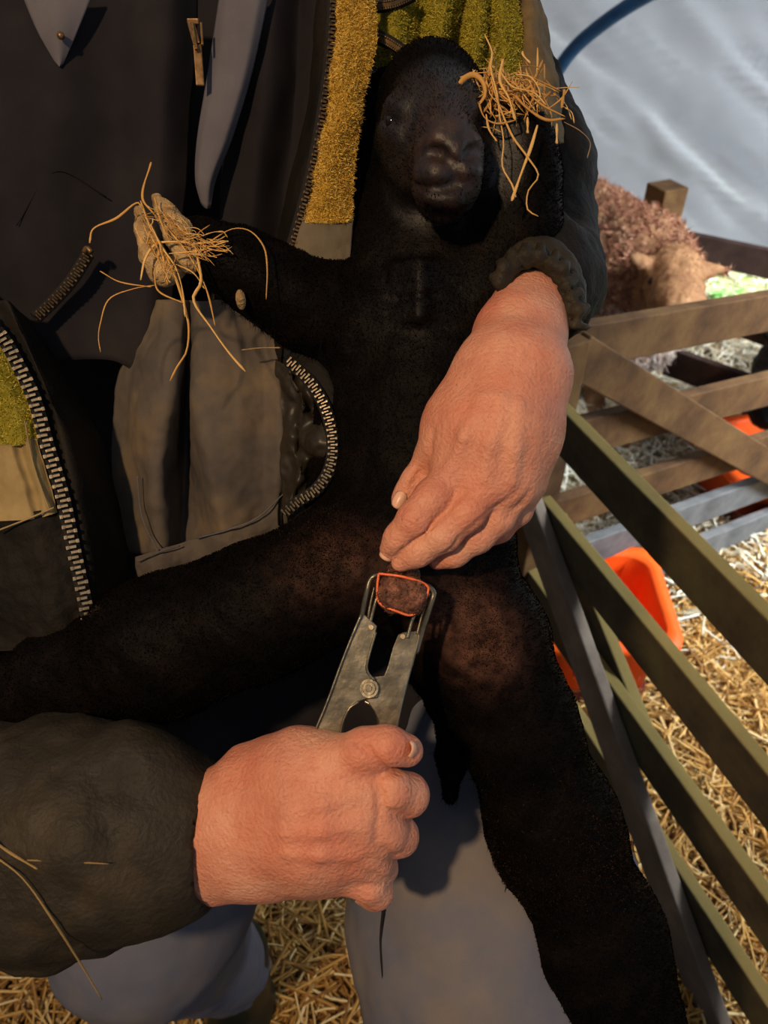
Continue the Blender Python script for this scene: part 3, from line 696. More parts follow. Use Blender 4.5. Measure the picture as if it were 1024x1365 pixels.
# the rest of the body under the clothes, neck and head above the frame
F = field(-330, 1000, -760, 1000, .35, 1.1, .012)
F.chain([(330, -60, .76, 200), (330, 250, .81, 180), (335, 640, .86, 170)], .06, fz=2.0)
F.chain([(120, -60, .77, 60), (330, -90, .77, 60), (560, -50, .77, 60)], .03)
F.chain([(630, -20, .72, 50), (690, 170, .70, 36), (728, 320, .68, 34), (734, 375, .62, 36), (716, 400, .570, 38)], .02)
F.chain([(50, -40, .74, 50), (-110, 400, .71, 44), (-160, 900, .66, 40), (-110, 1080, .58, 46), (120, 1115, .525, 66), (200, 1117, .518, 70)], .03)
F.chain([(330, -120, .68, 110), (335, -260, .62, 92)], .04)
F.ell(C(335, -440, .57), (.078, .115, .098), .03)
F.chain([(335, -395, .50, 70)]*2, .03); F.ell(C(335, -410, .475), (.013, .026, .018), .01)
F.ell(C(190, -430, .59), (.012, .03, .018), .008); F.ell(C(480, -430, .59), (.012, .03, .018), .008)
Vb, Qb = F.net(); Vb = relax(Vb, Qb, 2); Wb = c2w(Vb)
body = mesh('body', np.concatenate([W1, W2, Wb]), np.concatenate([Q1, Q2+len(W1), Qb+len(W1)+len(W2)]), M['skin'], pr)
F = field(150, 520, -760, -380, .4, .75, .006)
F.ell(C(335, -480, .60), (.088, .105, .10), .02); F.ell(C(335, -420, .48), (.075, .11, .07), .01, 'sub')
organic('hair', F, M['hair'], pr, .004, 90)
ball('eye', P(300, -445, .485), .010, M['eye'], pr); ball('eye', P(370, -445, .485), .010, M['eye'], pr)
# fingernails that show
def nail(x, y, d, ax, ay, r1, r2):
    c = P(x, y, d); a = P(x+ax[0]*10, y+ax[1]*10, d+ax[2])-c; a /= np.linalg.norm(a)
    b = P(x+ay[0]*10, y+ay[1]*10, d+ay[2])-c; b -= (b@a)*a; b /= np.linalg.norm(b); n = np.cross(a, b)
    if n@(CAM-c) < 0: n = -n
    V = []; nu, nv = 10, 10
    for i in range(nu):
        for j in range(nv):
            u = i/(nu-1)*2-1; v = j/(nv-1)*2-1; s = math.sqrt(max(0, 1-.45*v*v)); t = math.sqrt(max(0, 1-.35*u*u))
            V.append(c+a*(u*r1*s)+b*(v*r2*t)-n*(.0026*v*v+.0008*u*u))
    i, j = np.meshgrid(np.arange(nu-1), np.arange(nv-1), indexing='ij'); q = (i*nv+j).ravel()
    o = mesh('fingernail', np.array(V), np.stack([q, q+1, q+nv+1, q+nv], 1), M['nail'], pr)
    s = o.modifiers.new('solid', 'SOLIDIFY'); s.thickness = .0008
nail(533, 666, .5035, (-.5, 1, 0), (1, .5, 0), .0058, .0040)
nail(516, 739, .4865, (-.6, 1, 0), (1, .6, 0), .0035, .0042)
nail(555, 999, .4545, (1, .1, .012), (0, 1, .0), .0042, .0052)
# fine arm hair on the backs of both hands
cen1 = P(690, 500, .47); cen2 = P(400, 1090, .46)
fur('arm_hair', W1, Q1, M['cuticle_hair'], pr, 420, .007, .00014, tuple((P(600, 600, .5)-P(660, 480, .5))*8), .35, lambda c: 1.0*(np.linalg.norm(c-cen1, axis=1) < .055), .1, 4)
fur('arm_hair', W2, Q2, M['cuticle_hair'], pr, 420, .006, .00014, tuple((P(420, 1180, .5)-P(380, 1080, .5))*8), .35, lambda c: 1.0*(np.linalg.norm(c-cen2, axis=1) < .055), .1, 5)

# --- coverall: torso, seat and legs in one cloth mesh, then the folds laid over it
F = field(-320, 1000, -230, 1100, .42, 1.6, .009)
F.chain([(330, -90, .735, 290), (330, 200, .785, 270), (330, 520, .83, 250), (345, 760, .86, 250)], .05, fz=2.0)
F.chain([(110, -90, .745, 115), (330, -130, .745, 120), (560, -80, .745, 115)], .05, fz=1.2)
F.chain([(345, 800, .88, 190), (540, 860, .82, 150), (600, 980, .76, 120)], .06)
F.chain([(300, 820, .88, 160), (260, 980, .83, 140)], .06)
cv, Vc, Qc = organic('coverall', F, M['cloth_dark'], pr, .004, 16, 3, 2)
F = field(-40, 1000, 760, 1620, .5, 1.75, .006)
def leg(knee, shin_r, up, foot_dx):
    F.chain(up, .04)
    k = P(knee[0], knee[1], knee[2]); f = np.array([k[0]+foot_dx, k[1]+.09, .17])
    q = lambda w: np.array([(w-CAM)@AX, (w-CAM)@AU, (w-CAM)@AF])
    F.cap(q(k), q(f), knee[3]*knee[2]/F_PX, shin_r, .03)
    return k, f
kl, fl = leg((690, 1500, .66, 165), .062, [(560, 880, .84, 130), (606, 990, .77, 140), (656, 1200, .70, 179), (684, 1500, .66, 175)], .02)
kr, fr = leg((192, 1225, .80, 112), .058, [(300, 880, .88, 130), (300, 1050, .85, 118), (192, 1228, .80, 114)], .02)
def legfold(W, Q):
    q = np.stack([W@AX*1.0+W@AU*.9, W@AU*.25, W@AF*.5], 1)
    return W+vnormals(W, Q)*(.006*vnoise(q, 14, 3)+.0025*fbm(W, 30, 2, 7))[:, None]
SEAM = [(x, y, (F.surf(x, y) or .6)) for x, y in ((511, 1212), (508, 1250), (511, 1300), (517, 1340), (524, 1380))]
organic('trousers', F, M['trouser'], pr, 0, fn=legfold, sm=3)
for nm, f in (('left', fl), ('right', fr)):
    F2 = Field(np.array([(f-CAM)@AX, (f-CAM)@AU, (f-CAM)@AF])-.33, np.array([(f-CAM)@AX, (f-CAM)@AU, (f-CAM)@AF])+.33, .008)
    q = lambda w: np.array([(w-CAM)@AX, (w-CAM)@AU, (w-CAM)@AF])
    F2.cap(q(f+[0, 0, .06]), q(f+[0, 0, -.11]), .062, .05, .02); F2.cap(q(f*[1, 1, 0]+[0, 0, .045]), q(f*[1, 1, 0]+[0, -.14, .042]), .046, .042, .03)
    organic('boot', F2, M['boot'], pr)
# trouser side seam
mb = MB(); mb.tube(curve(SEAM, 30), .0014, 6); mb.build('seam', M['cloth_dark'], pr, smooth=True)

def off(g, dx, dy, dd=0): return [(p[0]+dx, p[1]+dy, p[2]+dd) for p in g]
# chest cloth (upper left), soft dark folds
sheet('chest_cloth', [[(-60, -30, .60), (-60, 250, .63), (-40, 480, .655)], [(60, -30, .575), (60, 250, .60), (70, 480, .645)],
      [(150, -30, .585), (150, 250, .617), (150, 480, .65)], [(225, -30, .575), (210, 250, .610), (190, 500, .65)],
      [(262, -30, .60), (250, 250, .63), (215, 500, .66)]], M['cloth_dark'], pr, 90, 60, .002, .003, 14)
sheet('inner_cloth', [[(330, -30, .605), (300, 200, .622), (285, 430, .655)], [(368, -30, .59), (345, 200, .607), (320, 430, .65)],
      [(400, -30, .61), (385, 200, .63), (350, 430, .66)], [(425, -30, .60), (412, 200, .625), (380, 430, .66)],
      [(455, -30, .62), (440, 200, .64), (420, 430, .67)]], M['cloth_dark'], pr, 60, 60, .002, .003, 16, 4)
sheet('collar_point', [[(28, -10, .570), (50, 42, .576), (74, 84, .584)], [(70, -12, .562), (76, 40, .57), (79, 88, .582)],
      [(124, -10, .570), (102, 45, .577), (84, 86, .584)]], M['cover'], pr, 24, 30, .002)
ball('snap', P(81, 47, .5675), .0028, M['brass'], pr)
sheet('lapel', [[(293, -12, .585), (277, 94, .590), (262, 187, .600), (260, 240, .606), (268, 272, .612)],
      [(305, -12, .577), (290, 94, .582), (270, 187, .592), (265, 240, .600), (271, 275, .610)],
      [(345, -12, .575), (325, 94, .580), (298, 187, .590), (280, 240, .598), (276, 278, .610)],
      [(360, -12, .583), (337, 94, .588), (309, 187, .598), (288, 240, .606), (281, 277, .612)]], M['cover'], pr, 30, 50, .002)
# pocket flap outline on the chest
mb = MB(); mb.tube(curve([(22, 300, .612), (74, 228, .598), (142, 262, .612)], 30), .0005, 6); mb.build('pocket_seam', M['jacket'], pr, smooth=True)
# lower coverall: folds fanning to the waist seam
def LG(x0, x1, x2, x3, d, dd=0):
    return [(x0, 400, d+dd), (x1, 500, d), (x2, 620, d+.008), (x3, 722, d+.024)]
sheet('waist_cloth', [[(190, 400, .66), (158, 500, .66), (150, 600, .67), (150, 735, .69)],
      [(206, 400, .640), (182, 500, .632), (178, 600, .640), (190, 738, .652)],
      [(222, 400, .628), (208, 500, .612), (200, 600, .618), (205, 740, .638)],
      [(244, 400, .632), (238, 500, .612), (222, 600, .622), (222, 738, .640)],
      [(253, 400, .642), (252, 500, .646), (248, 590, .672), (244, 734, .668)],
      [(259, 400, .630), (257, 500, .612), (260, 590, .622), (292, 740, .640)],
      [(270, 400, .624), (272, 500, .604), (276, 600, .608), (302, 735, .630)],
      [(310, 400, .624), (315, 500, .608), (318, 600, .612), (316, 735, .634)],
      [(345, 400, .626), (350, 500, .616), (352, 600, .622), (345, 712, .640)],
      [(372, 400, .630), (376, 500, .614), (379, 600, .618), (374, 690, .636)],
      [(384, 400, .66), (386, 500, .66), (388, 600, .66), (384, 685, .67)]], M['cover_dirty'], pr, 170, 90, .002, .0022, 42, 4)
sheet('waistband', [[(180, 742, .634), (182, 765, .636), (192, 788, .640)], [(212, 732, .626), (212, 752, .627), (214, 776, .632)], [(240, 724, .634), (242, 745, .634), (246, 768, .640)],
      [(262, 716, .636), (262, 740, .636), (266, 772, .642)], [(300, 705, .622), (300, 728, .623), (302, 756, .628)], [(340, 690, .626), (342, 712, .627), (346, 735, .632)], [(379, 655, .632), (382, 680, .633), (386, 704, .638)]],
      M['cover_dirty'], pr, 90, 24, .003, .002, 70, 6)
mb = MB()
for g in ([(183, 748, .628), (213, 735, .6205), (240, 727, .628)], [(262, 717, .631), (300, 707, .617), (340, 692, .621), (378, 658, .626)],
          [(183, 634, .628), (190, 690, .628), (211, 736, .622)]):
    mb.tube(curve(g, 30), .0006, 6)
mb.build('stitched_seam', M['cover'], pr, smooth=True)

# --- jacket
def zipper(g, name_, m, n, tw=.0045, th=.0022, tapeside=1, tapem=None, gauge=.0011):
    p = curve(g, n); T = np.gradient(p, axis=0); T /= np.linalg.norm(T, axis=1, keepdims=True)
    mb = MB()
    for i in range(n):
        v = CAM-p[i]; v /= np.linalg.norm(v); s = np.cross(T[i], v); s /= np.linalg.norm(s); k = 1 if i % 2 else -1
        mb.box(p[i]+s*k*tw*.18, s*tw*.5, T[i]*gauge*.62, v*th*.5)
        mb.box(p[i]+s*k*tw*.55, s*tw*.16, T[i]*gauge*.85, v*th*.7)
    o = mb.build('zipper', m, pr, bevel=.0003)
    # flat woven tape under the teeth
    VV = []; FF = []
    for i in range(n):
        v = CAM-p[i]; v /= np.linalg.norm(v); s = np.cross(T[i], v); s /= np.linalg.norm(s)
        for (a, b) in ((-.0048, .0014), (.0048, .0014), (.0048, .0026), (-.0048, .0026)): VV.append(p[i]+s*a-v*b)
    FF = [(i*4+k, i*4+(k+1) % 4, i*4+4+(k+1) % 4, i*4+4+k) for i in range(n-1) for k in range(4)]
    mesh('zip_tape', np.array(VV), FF, M['tape'], o)
    return o
Z1 = [(-18, 425, .575), (5, 452, .573), (22, 482, .570), (45, 530, .568), (62, 590, .566), (83, 660, .566), (99, 735, .566), (112, 795, .567), (122, 852, .570)]
zipper(Z1, 'zipper', M['nickel'], 66, .0070, .003, gauge=.0017)
# left front of the jacket, turned back: fleece, cotton band, dark shell
def cut(g, a, b, n=14):
    q = cr(g, 101); i0, i1 = int(a*100), int(b*100); return [tuple(v) for v in q[np.linspace(i0, i1, n).astype(int)]]
def strip(name, a, b, m, shifts, wr=.0015, thick=.003):
    gs = []
    for (dx, dy, dd) in shifts: gs.append([(x+dx, y+dy, d+dd) for (x, y, d) in cut(Z1, a, b)])
    return sheet(name, gs, m, pr, 60, 50, thick, wr, 50)
W_ = [(-8, 4, .004), (-30, 10, -.004), (-70, 16, .0), (-130, 20, .006)]
zf = strip('fleece_lining', 0, .39, M['fleece_gb'], W_)
fur('fleece_pile', *SH['fleece_lining'], M['fleece_g'], pr, 9000, .0018, .0008, (0, 0, -.2), 1.1, None, .8, 31)
zk = strip('cotton_band', .38, .61, M['khaki'], [(-10, 4, .003), (-24, 9, -.004), (-34, 12, .001), (-46, 14, -.004), (-85, 16, 0), (-140, 20, .004)], .002)
strip('front_edge', .60, 1.0, M['jacket'], [(-8, 2, .004), (-45, 8, -.002), (-90, 14, .004), (-190, 20, .02)], .003)
sheet('jacket_front', [[(-80, 340, .60), (-75, 600, .60), (-40, 900, .62)], [(-10, 400, .588), (60, 560, .582), (105, 860, .585)],
      [(10, 400, .58), (85, 580, .575), (135, 860, .575)], [(30, 420, .60), (110, 590, .600), (160, 860, .60)], [(50, 440, .64), (140, 600, .65), (190, 860, .65)]], M['jacket'], pr, 60, 80, .003, .002, 30)
mb = MB()
for g in ([(-6, 708, .560), (40, 690, .559), (72, 676, .559)], [(33, 560, .561), (45, 620, .560), (66, 680, .560)]):
    mb.tube(curve(g, 20), .0007, 6)
mb.build('stitched_seam', M['khaki'], pr, smooth=True)
# right front
Z2 = [(446, -14, .560), (442, 60, .560), (434, 130, .562), (417, 225, .566), (400, 292, .570), (379, 366, .576)]
zipper(Z2, 'zipper', M['bronze'], 76, .0040, .0025, gauge=.0012)
fl_g = [[(450, -14, .561), (446, 60, .561), (438, 130, .563), (421, 225, .567), (405, 294, .571)],
        [(458, -14, .550), (454, 60, .550), (446, 130, .553), (430, 225, .558), (415, 296, .565)],
        [(482, -14, .553), (478, 60, .553), (468, 130, .556), (450, 225, .562), (440, 297, .567)],
        [(500, -14, .562), (500, 60, .562), (486, 130, .566), (474, 225, .572), (470, 295, .575)]]
fy = sheet('fleece_lining', fl_g, M['fleece_yb'], pr, 50, 80, .004, .002, 60)
fur('fleece_pile', *SH['fleece_lining'], M['fleece_y'], pr, 22000, .0018, .0008, (0, 0, -.2), 1.1, None, .8, 32)
sheet('cotton_band', [[(405, 290, .570), (394, 325, .573), (381, 366, .577)], [(430, 292, .566), (424, 330, .569), (412, 378, .573)],
      [(472, 290, .574), (468, 335, .577), (462, 384, .580)]], M['khaki_dark'], pr, 40, 40, .003, .0015, 70)
# fleece behind the lamb's head, running up to the collar and shoulder
fg = sheet('fleece_lining', [[(500, -20, .60), (500, 60, .60), (505, 130, .61)], [(530, -20, .578), (528, 50, .585), (515, 110, .60)], [(560, -20, .605), (560, 50, .608), (550, 110, .615)],
      [(600, -20, .575), (588, 45, .58), (575, 110, .595)], [(622, -20, .602), (612, 45, .606), (600, 110, .612)], [(645, -20, .572), (636, 45, .575), (628, 120, .59)], [(656, -20, .585), (652, 45, .590), (650, 120, .600)],
      [(665, -20, .572), (672, 50, .575), (672, 140, .59)], [(693, -20, .585), (696, 50, .59), (690, 150, .60)]], M['fleece_gb'], pr, 120, 60, .004, .0025, 30, 5)
fur('fleece_pile', *SH['fleece_lining'], M['fleece_g'], pr, 30000, .0018, .0008, (0, 0, -.2), 1.1, None, .8, 33)
sheet('shoulder_panel', [[(688, -20, .60), (692, 60, .595), (688, 200, .60)], [(705, -10, .592), (712, 70, .586), (715, 190, .59)], [(716, 0, .60), (735, 90, .598), (742, 190, .60)], [(720, 0, .63), (742, 100, .63), (752, 190, .63)]], M['shoulder'], pr, 50, 60, .004, .003, 40, 6)
zipper([(492, 44, .580), (515, 54, .578), (540, 70, .582)], 'zipper', M['bronze'], 36, .004, .003, gauge=.0009)
zipper([(500, 8, .578), (525, 4, .576), (552, -8, .578)], 'zipper', M['bronze'], 36, .004, .003, gauge=.0009)
# lower right zip with satin lining
Z3 = [(384, 480, .585), (413, 508, .578), (433, 542, .574), (443, 582, .573), (441, 620, .574), (424, 650, .578), (398, 668, .585), (379, 684, .592)]
zipper(Z3, 'zipper', M['nickel'], 62, .0052, .0025, gauge=.0011)
sheet('satin_lining', [[(368, 478, .612), (372, 560, .612), (376, 684, .614)], [(385, 490, .60), (392, 560, .604), (388, 676, .60)], [(398, 500, .606), (404, 540, .592), (398, 590, .612), (400, 625, .590), (396, 668, .604)],
      [(410, 510, .594), (420, 550, .602), (414, 590, .590), (420, 625, .604), (412, 660, .592)], [(418, 516, .584), (436, 560, .582), (440, 600, .582), (434, 635, .584), (420, 652, .584)]], M['lining'], pr, 80, 90, .0015, .004, 55, 9)
sheet('jacket_front', [[(384, 474, .59), (416, 500, .583), (440, 540, .579), (452, 590, .578), (448, 628, .579), (430, 662, .583), (384, 694, .60)],
      [(395, 455, .592), (432, 484, .585), (458, 535, .580), (470, 590, .580), (466, 640, .582), (440, 685, .588), (390, 715, .605)],
      [(410, 420, .61), (450, 450, .61), (480, 520, .60), (495, 590, .60), (490, 660, .60), (455, 715, .61), (400, 745, .63)]], M['jacket'], pr, 40, 70, .003, .002, 50)
# dark jacket body down both sides, behind everything
sheet('jacket_side', [[(440, -30, .585), (432, 150, .59), (395, 330, .60), (375, 480, .61), (372, 700, .63)], [(425, -30, .598), (415, 150, .60), (380, 330, .61), (360, 480, .625), (360, 700, .65)],
      [(415, -30, .63), (400, 150, .64), (365, 330, .65), (350, 480, .66), (350, 700, .68)]], M['jacket'], pr, 30, 60, .003, .001, 40)
# chest pocket zip with pulls
zipper([(47, 424, .612), (70, 402, .610), (95, 374, .606), (118, 338, .604)], 'zipper', M['bronze'], 30, .005, .0022, gauge=.0009)
mb = MB(); mb.tube(curve([(112, 336, .600), (116, 330, .598), (122, 336, .598)], 8), .0022, 8); zpull = mb.build('zip_slider', M['brass'], pr, smooth=True)
mb = MB()
def flatbar(pts, wdt, th, mb):
    p = [P(*q) for q in pts]
    for a, b in zip(p[:-1], p[1:]):
        d = (b-a); L = np.linalg.norm(d); d /= L; v = CAM-a; v -= (v@d)*d; v /= np.linalg.norm(v); s = np.cross(d, v); mb.box((a+b)/2, d*L/2, s*wdt/2, v*th/2)
flatbar([(254, 28, .571), (263, 60, .570)], .0055, .005, mb); flatbar([(263, 58, .570), (267, 114, .574)], .0062, .0022, mb)
flatbar([(250, 28, .570), (266, 28, .570)], .004, .006, mb)
mb.build('zip_slider', M['brass'], pr, bevel=.0008)
mb = MB(); flatbar([(256, 30, .567), (262, 66, .566)], .0022, .003, mb); flatbar([(268, 30, .567), (270, 60, .567)], .0018, .003, mb); mb.build('zip_pull', M['brass'], pr, bevel=.0006)

# shoulders, collar and the far upper sleeve of the jacket
F = field(-330, 1000, -360, 1010, .45, .95, .008)
F.chain([(70, -60, .72, 105), (330, -110, .73, 130), (600, -50, .72, 95)], .03)
F.chain([(60, -50, .72, 108), (-110, 400, .70, 84), (-165, 900, .66, 76), (-150, 1010, .63, 80)], .03)
F.chain([(330, -190, .70, 120), (330, -200, .70, 112)], .02); F.chain([(330, -330, .66, 98), (330, -200, .68, 96)], .004, 'sub')
organic('jacket_shoulders', F, M['jacket'], pr, .004, 18, 3, 2)
# sleeves
F = field(600, 860, -80, 520, .48, .82, .0045)
F.chain([(650, 20, .70, 66), (688, 150, .69, 62), (716, 240, .68, 64), (736, 320, .67, 60)], .03)
F.chain([(736, 320, .66, 58), (744, 375, .61, 50), (735, 385, .585, 46)], .02)
F.chain([(700, 300, .60, 40), (735, 350, .58, 40)], .02)
F.chain([(758, 385, .61, 34), (758, 425, .60, 26)], .02)
def sleeve_fold(W, Q):
    q = np.stack([W@AX*.4+W@AU*1.0, W@AX*.3, W@AF*.3], 1)
    return W+vnormals(W, Q)*(.008*vnoise(q, 17, 3)+.003*fbm(W, 60, 2, 3))[:, None]
organic('left_sleeve', F, M['jacket'], pr, 0, sm=2, fn=sleeve_fold)
F = field(640, 800, 300, 470, .48, .68, .0025)
cc = cr([(674, 388, 0), (684, 366, 0), (699, 355, 0), (716, 353, 0), (732, 362, 0), (745, 381, 0), (752, 404, 0), (756, 432, 0)], 11)[:, :2]
for k, (x, y) in enumerate(cc):                                       # elasticated ribs gathered round the wrist
    n = np.array([x-705, y-425.0]); n /= np.linalg.norm(n); u = 1+.25*math.sin(k*2.3)
    F.chain([(x+n[0]*1, y+n[1]*1, .528, 7.5), (x+n[0]*14*u, y+n[1]*14*u, .524, 8.5*u), (x+n[0]*26, y+n[1]*26, .530, 7.5)], .0014)
for (a, b) in zip(cc[:-1], cc[1:]): F.chain([(a[0], a[1]-7, .542, 13), (b[0], b[1]-7, .542, 13)], .002); F.chain([(a[0]+6, a[1]-16, .555, 20), (b[0]+6, b[1]-16, .555, 20)], .006)
organic('elastic_cuff', F, M['jacket_wax'], pr, .001, 120)
F = field(-330, 330, 850, 1340, .38, .74, .0042)
F.chain([(-220, 1120, .58, 150), (-60, 1120, .55, 158), (80, 1118, .53, 148), (165, 1112, .518, 132), (205, 1116, .512, 108), (236, 1117, .511, 93)], .02, fz=1.2)
F.chain([(180, 1010, .50, 34), (205, 1020, .50, 28), (232, 1045, .50, 18)], .02)
F.chain([(200, 1117, .514, 79), (330, 1117, .510, 79)], .003, 'sub', fz=1.28)
F.cap(C(330, 1117, .51), C(420, 1117, .51), .045, .045, .003, 'sub')
def sleeve_fold2(W, Q):
    q = np.stack([W@AX*1.0+W@AU*.5, W@AU*.5-W@AX*.2, W@AF*.3], 1)
    edge = np.clip(((W-P(175, 1100, .5))@AX)/.02, 0, 1)
    return W+vnormals(W, Q)*((.009*vnoise(q, 17, 3)-.006*np.abs(vnoise(q*[1, .6, 1], 38, 6))+.003*fbm(W, 45, 3, 3))*(1-.9*edge)+.35*edge*.003*vnoise(np.stack([W@AX*.3, W@AU, W@AF], 1), 95, 5))[:, None]
SL = lambda x, y: (F.surf(x, y) or .5)-.0075
STALKS = [[(x, y, SL(max(x, 2), min(y, 1262))) for x, y in g] for g in ([(-20, 1112), (12, 1135), (50, 1158)], [(36, 1146), (90, 1148), (145, 1151)], [(-10, 1138), (30, 1170), (70, 1225), (105, 1280), (136, 1332)])]
organic('right_sleeve', F, M['jacket_wax'], pr, 0, sm=2, fn=sleeve_fold2)

# ------------------------------------------------------------------ the black lamb held upright on its rump
F = field(-150, 1010, 40, 1480, .42, .80, .0030)
# neck, chest, belly
F.chain([(575, 185, .60, 72), (572, 290, .605, 82), (585, 400, .61, 100), (575, 520, .61, 112), (560, 640, .61, 112), (560, 730, .605, 105)], .03, fz=1.15)
F.chain([(640, 330, .60, 55), (668, 400, .60, 60), (660, 520, .61, 60)], .03)
F.chain([(500, 340, .60, 36), (480, 440, .61, 55), (480, 560, .62, 50), (440, 650, .62, 40)], .03)
# head, muzzle towards the camera
F.ell(C(576, 142, .578), (.041, .041, .036), .012)
F.chain([(574, 115, .560, 54), (580, 165, .543, 56), (592, 205, .522, 48)], .015)
F.chain([(597, 213, .514, 45), (597, 236, .512, 45)], .012)
F.chain([(592, 255, .518, 40), (592, 262, .520, 36)], .010)
F.chain([(536, 190, .560, 34), (556, 232, .545, 30)], .02); F.chain([(632, 190, .560, 26), (634, 225, .545, 22)], .02)
F.trace([(590, 130, 14), (598, 175, 16)], .02, 'add', .004)                     # bridge of the nose
F.trace([(524, 140, 9), (540, 143, 8)], .012, 'add', .003); F.trace([(628, 143, 8), (642, 142, 8)], .012, 'add', .003)
F.trace([(515, 176, 8), (532, 180, 8)], .012, 'add', .003)
F.trace([(580, 232, 15), (560, 232, 10)], .008, 'add', .001); F.trace([(624, 230, 13), (634, 226, 9)], .008, 'add', .001)
F.trace([(578, 264, 12), (606, 266, 12)], .008, 'add', .001)
F.trace([(573, 190, 6), (586, 184, 7), (600, 192, 6), (607, 204, 5)], .005, 'add', .0)
F.trace([(641, 190, 5), (630, 185, 6), (615, 192, 6), (607, 204, 5)], .005, 'add', .0)
F.trace([(577, 198, 5), (586, 203, 7), (596, 209, 4.5)], .004, 'sub'); F.trace([(635, 198, 5), (626, 203, 6.5), (617, 209, 4)], .004, 'sub')
F.trace([(607, 212, 1.8), (607, 232, 2.4), (606, 244, 2.6)], .003, 'sub')
F.trace([(543, 234, 2.4), (556, 246, 3.2), (576, 252, 3.4), (592, 250, 3.2), (606, 245, 3.2), (622, 245, 3.2), (638, 236, 2.4)], .004, 'sub')
F.trace([(513, 158, 2), (522, 163, 3.6), (536, 161, 2)], .004, 'sub'); F.trace([(634, 161, 2), (645, 163, 3.4), (652, 160, 2)], .004, 'sub')
EYE1 = F.surf(523, 162); EYE2 = F.surf(644, 163)
# ears hanging beside the head
F.chain([(515, 108, .590, 20), (494, 150, .598, 22), (484, 205, .602, 17), (484, 240, .604, 8)], .008, fz=1.6)
F.chain([(640, 112, .590, 20), (668, 150, .60, 22), (682, 205, .604, 16)], .008, fz=1.6)
# wrinkles of the brisket
for y in (352, 368, 384, 408, 422): F.chain([(528, y+4, .560, 9), (560, y, .548, 10), (596, y+3, .558, 9)], .004)
# forelegs
F.chain([(480, 430, .60, 62), (410, 405, .585, 54), (350, 370, .570, 45), (305, 345, .560, 37), (262, 325, .556, 26), (240, 322, .556, 22)], .02)
F.chain([(668, 380, .59, 56), (690, 300, .575, 50), (702, 235, .560, 38), (700, 190, .550, 28), (692, 160, .545, 25)], .02)
# hind quarters
F.chain([(545, 745, .58, 84), (450, 765, .57, 76), (340, 815, .565, 80), (220, 860, .575, 84), (90, 905, .60, 70), (-60, 960, .62, 45)], .03)
F.chain([(590, 760, .575, 76), (642, 850, .575, 76), (686, 960, .585, 70), (738, 1100, .60, 78), (790, 1250, .61, 86), (846, 1420, .62, 84)], .03)
F.chain([(560, 700, .565, 52), (640, 720, .565, 45)], .02)
F.chain([(570, 860, .59, 50), (592, 940, .61, 16), (602, 1010, .62, 15), (600, 1060, .62, 11)], .015)           # tail
F.chain([(505, 770, .535, 28), (540, 760, .532, 30), (575, 775, .535, 28)], .02)
lb = empty('lamb', P(570, 720, .62), 'young black lamb held belly-out against the farmer, straw stuck to its front feet', 'lamb')
def lambfold(W, Q):
    hd = P(585, 190, .53); far = np.clip((np.linalg.norm(W-hd, axis=1)-.065)/.03, 0, 1)
    return W+vnormals(W, Q)*(.0010*fbm(W, 60, 3, 2)*far+.0005*fbm(W, 160, 2, 5))[:, None]
def bareness(c):
    g = lambda x, y, r, w: w*np.exp(-(np.linalg.norm(c-P(x, y, F.surf(x, y) or .53), axis=1)/r)**2)
    return np.clip(g(612, 820, .026, 1)+g(652, 868, .024, 1.0)+g(455, 745, .026, .5)+g(400, 770, .02, .25)+g(580, 175, .045, .30)+g(500, 740, .015, .35), 0, 1)
lbody, VL, QL = organic('body', F, M['lamb'], lb, 0, sm=2, fn=lambfold, tones=lambda W: np.clip((.066-np.linalg.norm(W-P(588, 185, .52), axis=1))/.02, 0, 1)+.3*np.exp(-(np.linalg.norm(W-P(562, 388, .545), axis=1)/.028)**2))
BARE = bareness(VL); at_ = lbody.data.attributes.new('bare', 'FLOAT', 'POINT'); at_.data.foreach_set('value', BARE.astype(np.float32))
headc = P(585, 185, .53); groin = P(560, 790, .53); hock = P(655, 850, .50)
d_ = lambda c, p: np.linalg.norm(c-p, axis=1)
fmask = lambda c: np.clip((d_(c, headc)-.055)/.03, 0.0, 1)*np.clip((d_(c, P(550, 820, .53))-.035)/.02, .05, 1)*np.clip(1-1.1*bareness(c), .06, 1)
fur('wool', VL, QL, M['wool'], lb, 150000, .0080, .0006, (0, -.1, -.9), .5, fmask, .25, 8)
fur('belly_wool', VL, QL, M['wool_brown'], lb, 16000, .0055, .0004, (0, -.1, -.9), .45,
    lambda c: np.exp(-(d_(c, P(430, 745, .52))/.022)**2)+1.6*np.exp(-(d_(c, P(652, 868, .515))/.017)**2)+.5*np.exp(-(d_(c, P(620, 800, .53))/.022)**2)+.35*np.exp(-(d_(c, P(760, 1180, .54))/.05)**2), .3, 9)
fur('face_hair', VL, QL, M['wool'], lb, 9000, .0028, .0003, (0, -.1, -.8), .3, lambda c: 1.0*(d_(c, headc) < .075)*(d_(c, P(600, 215, .485)) > .03), .1, 10)
ball('eye', P(523, 162, EYE1+.0035), .0050, M['eye'], lb); ball('eye', P(644, 163, (EYE2 or .55)+.0035), .0050, M['eye'], lb)
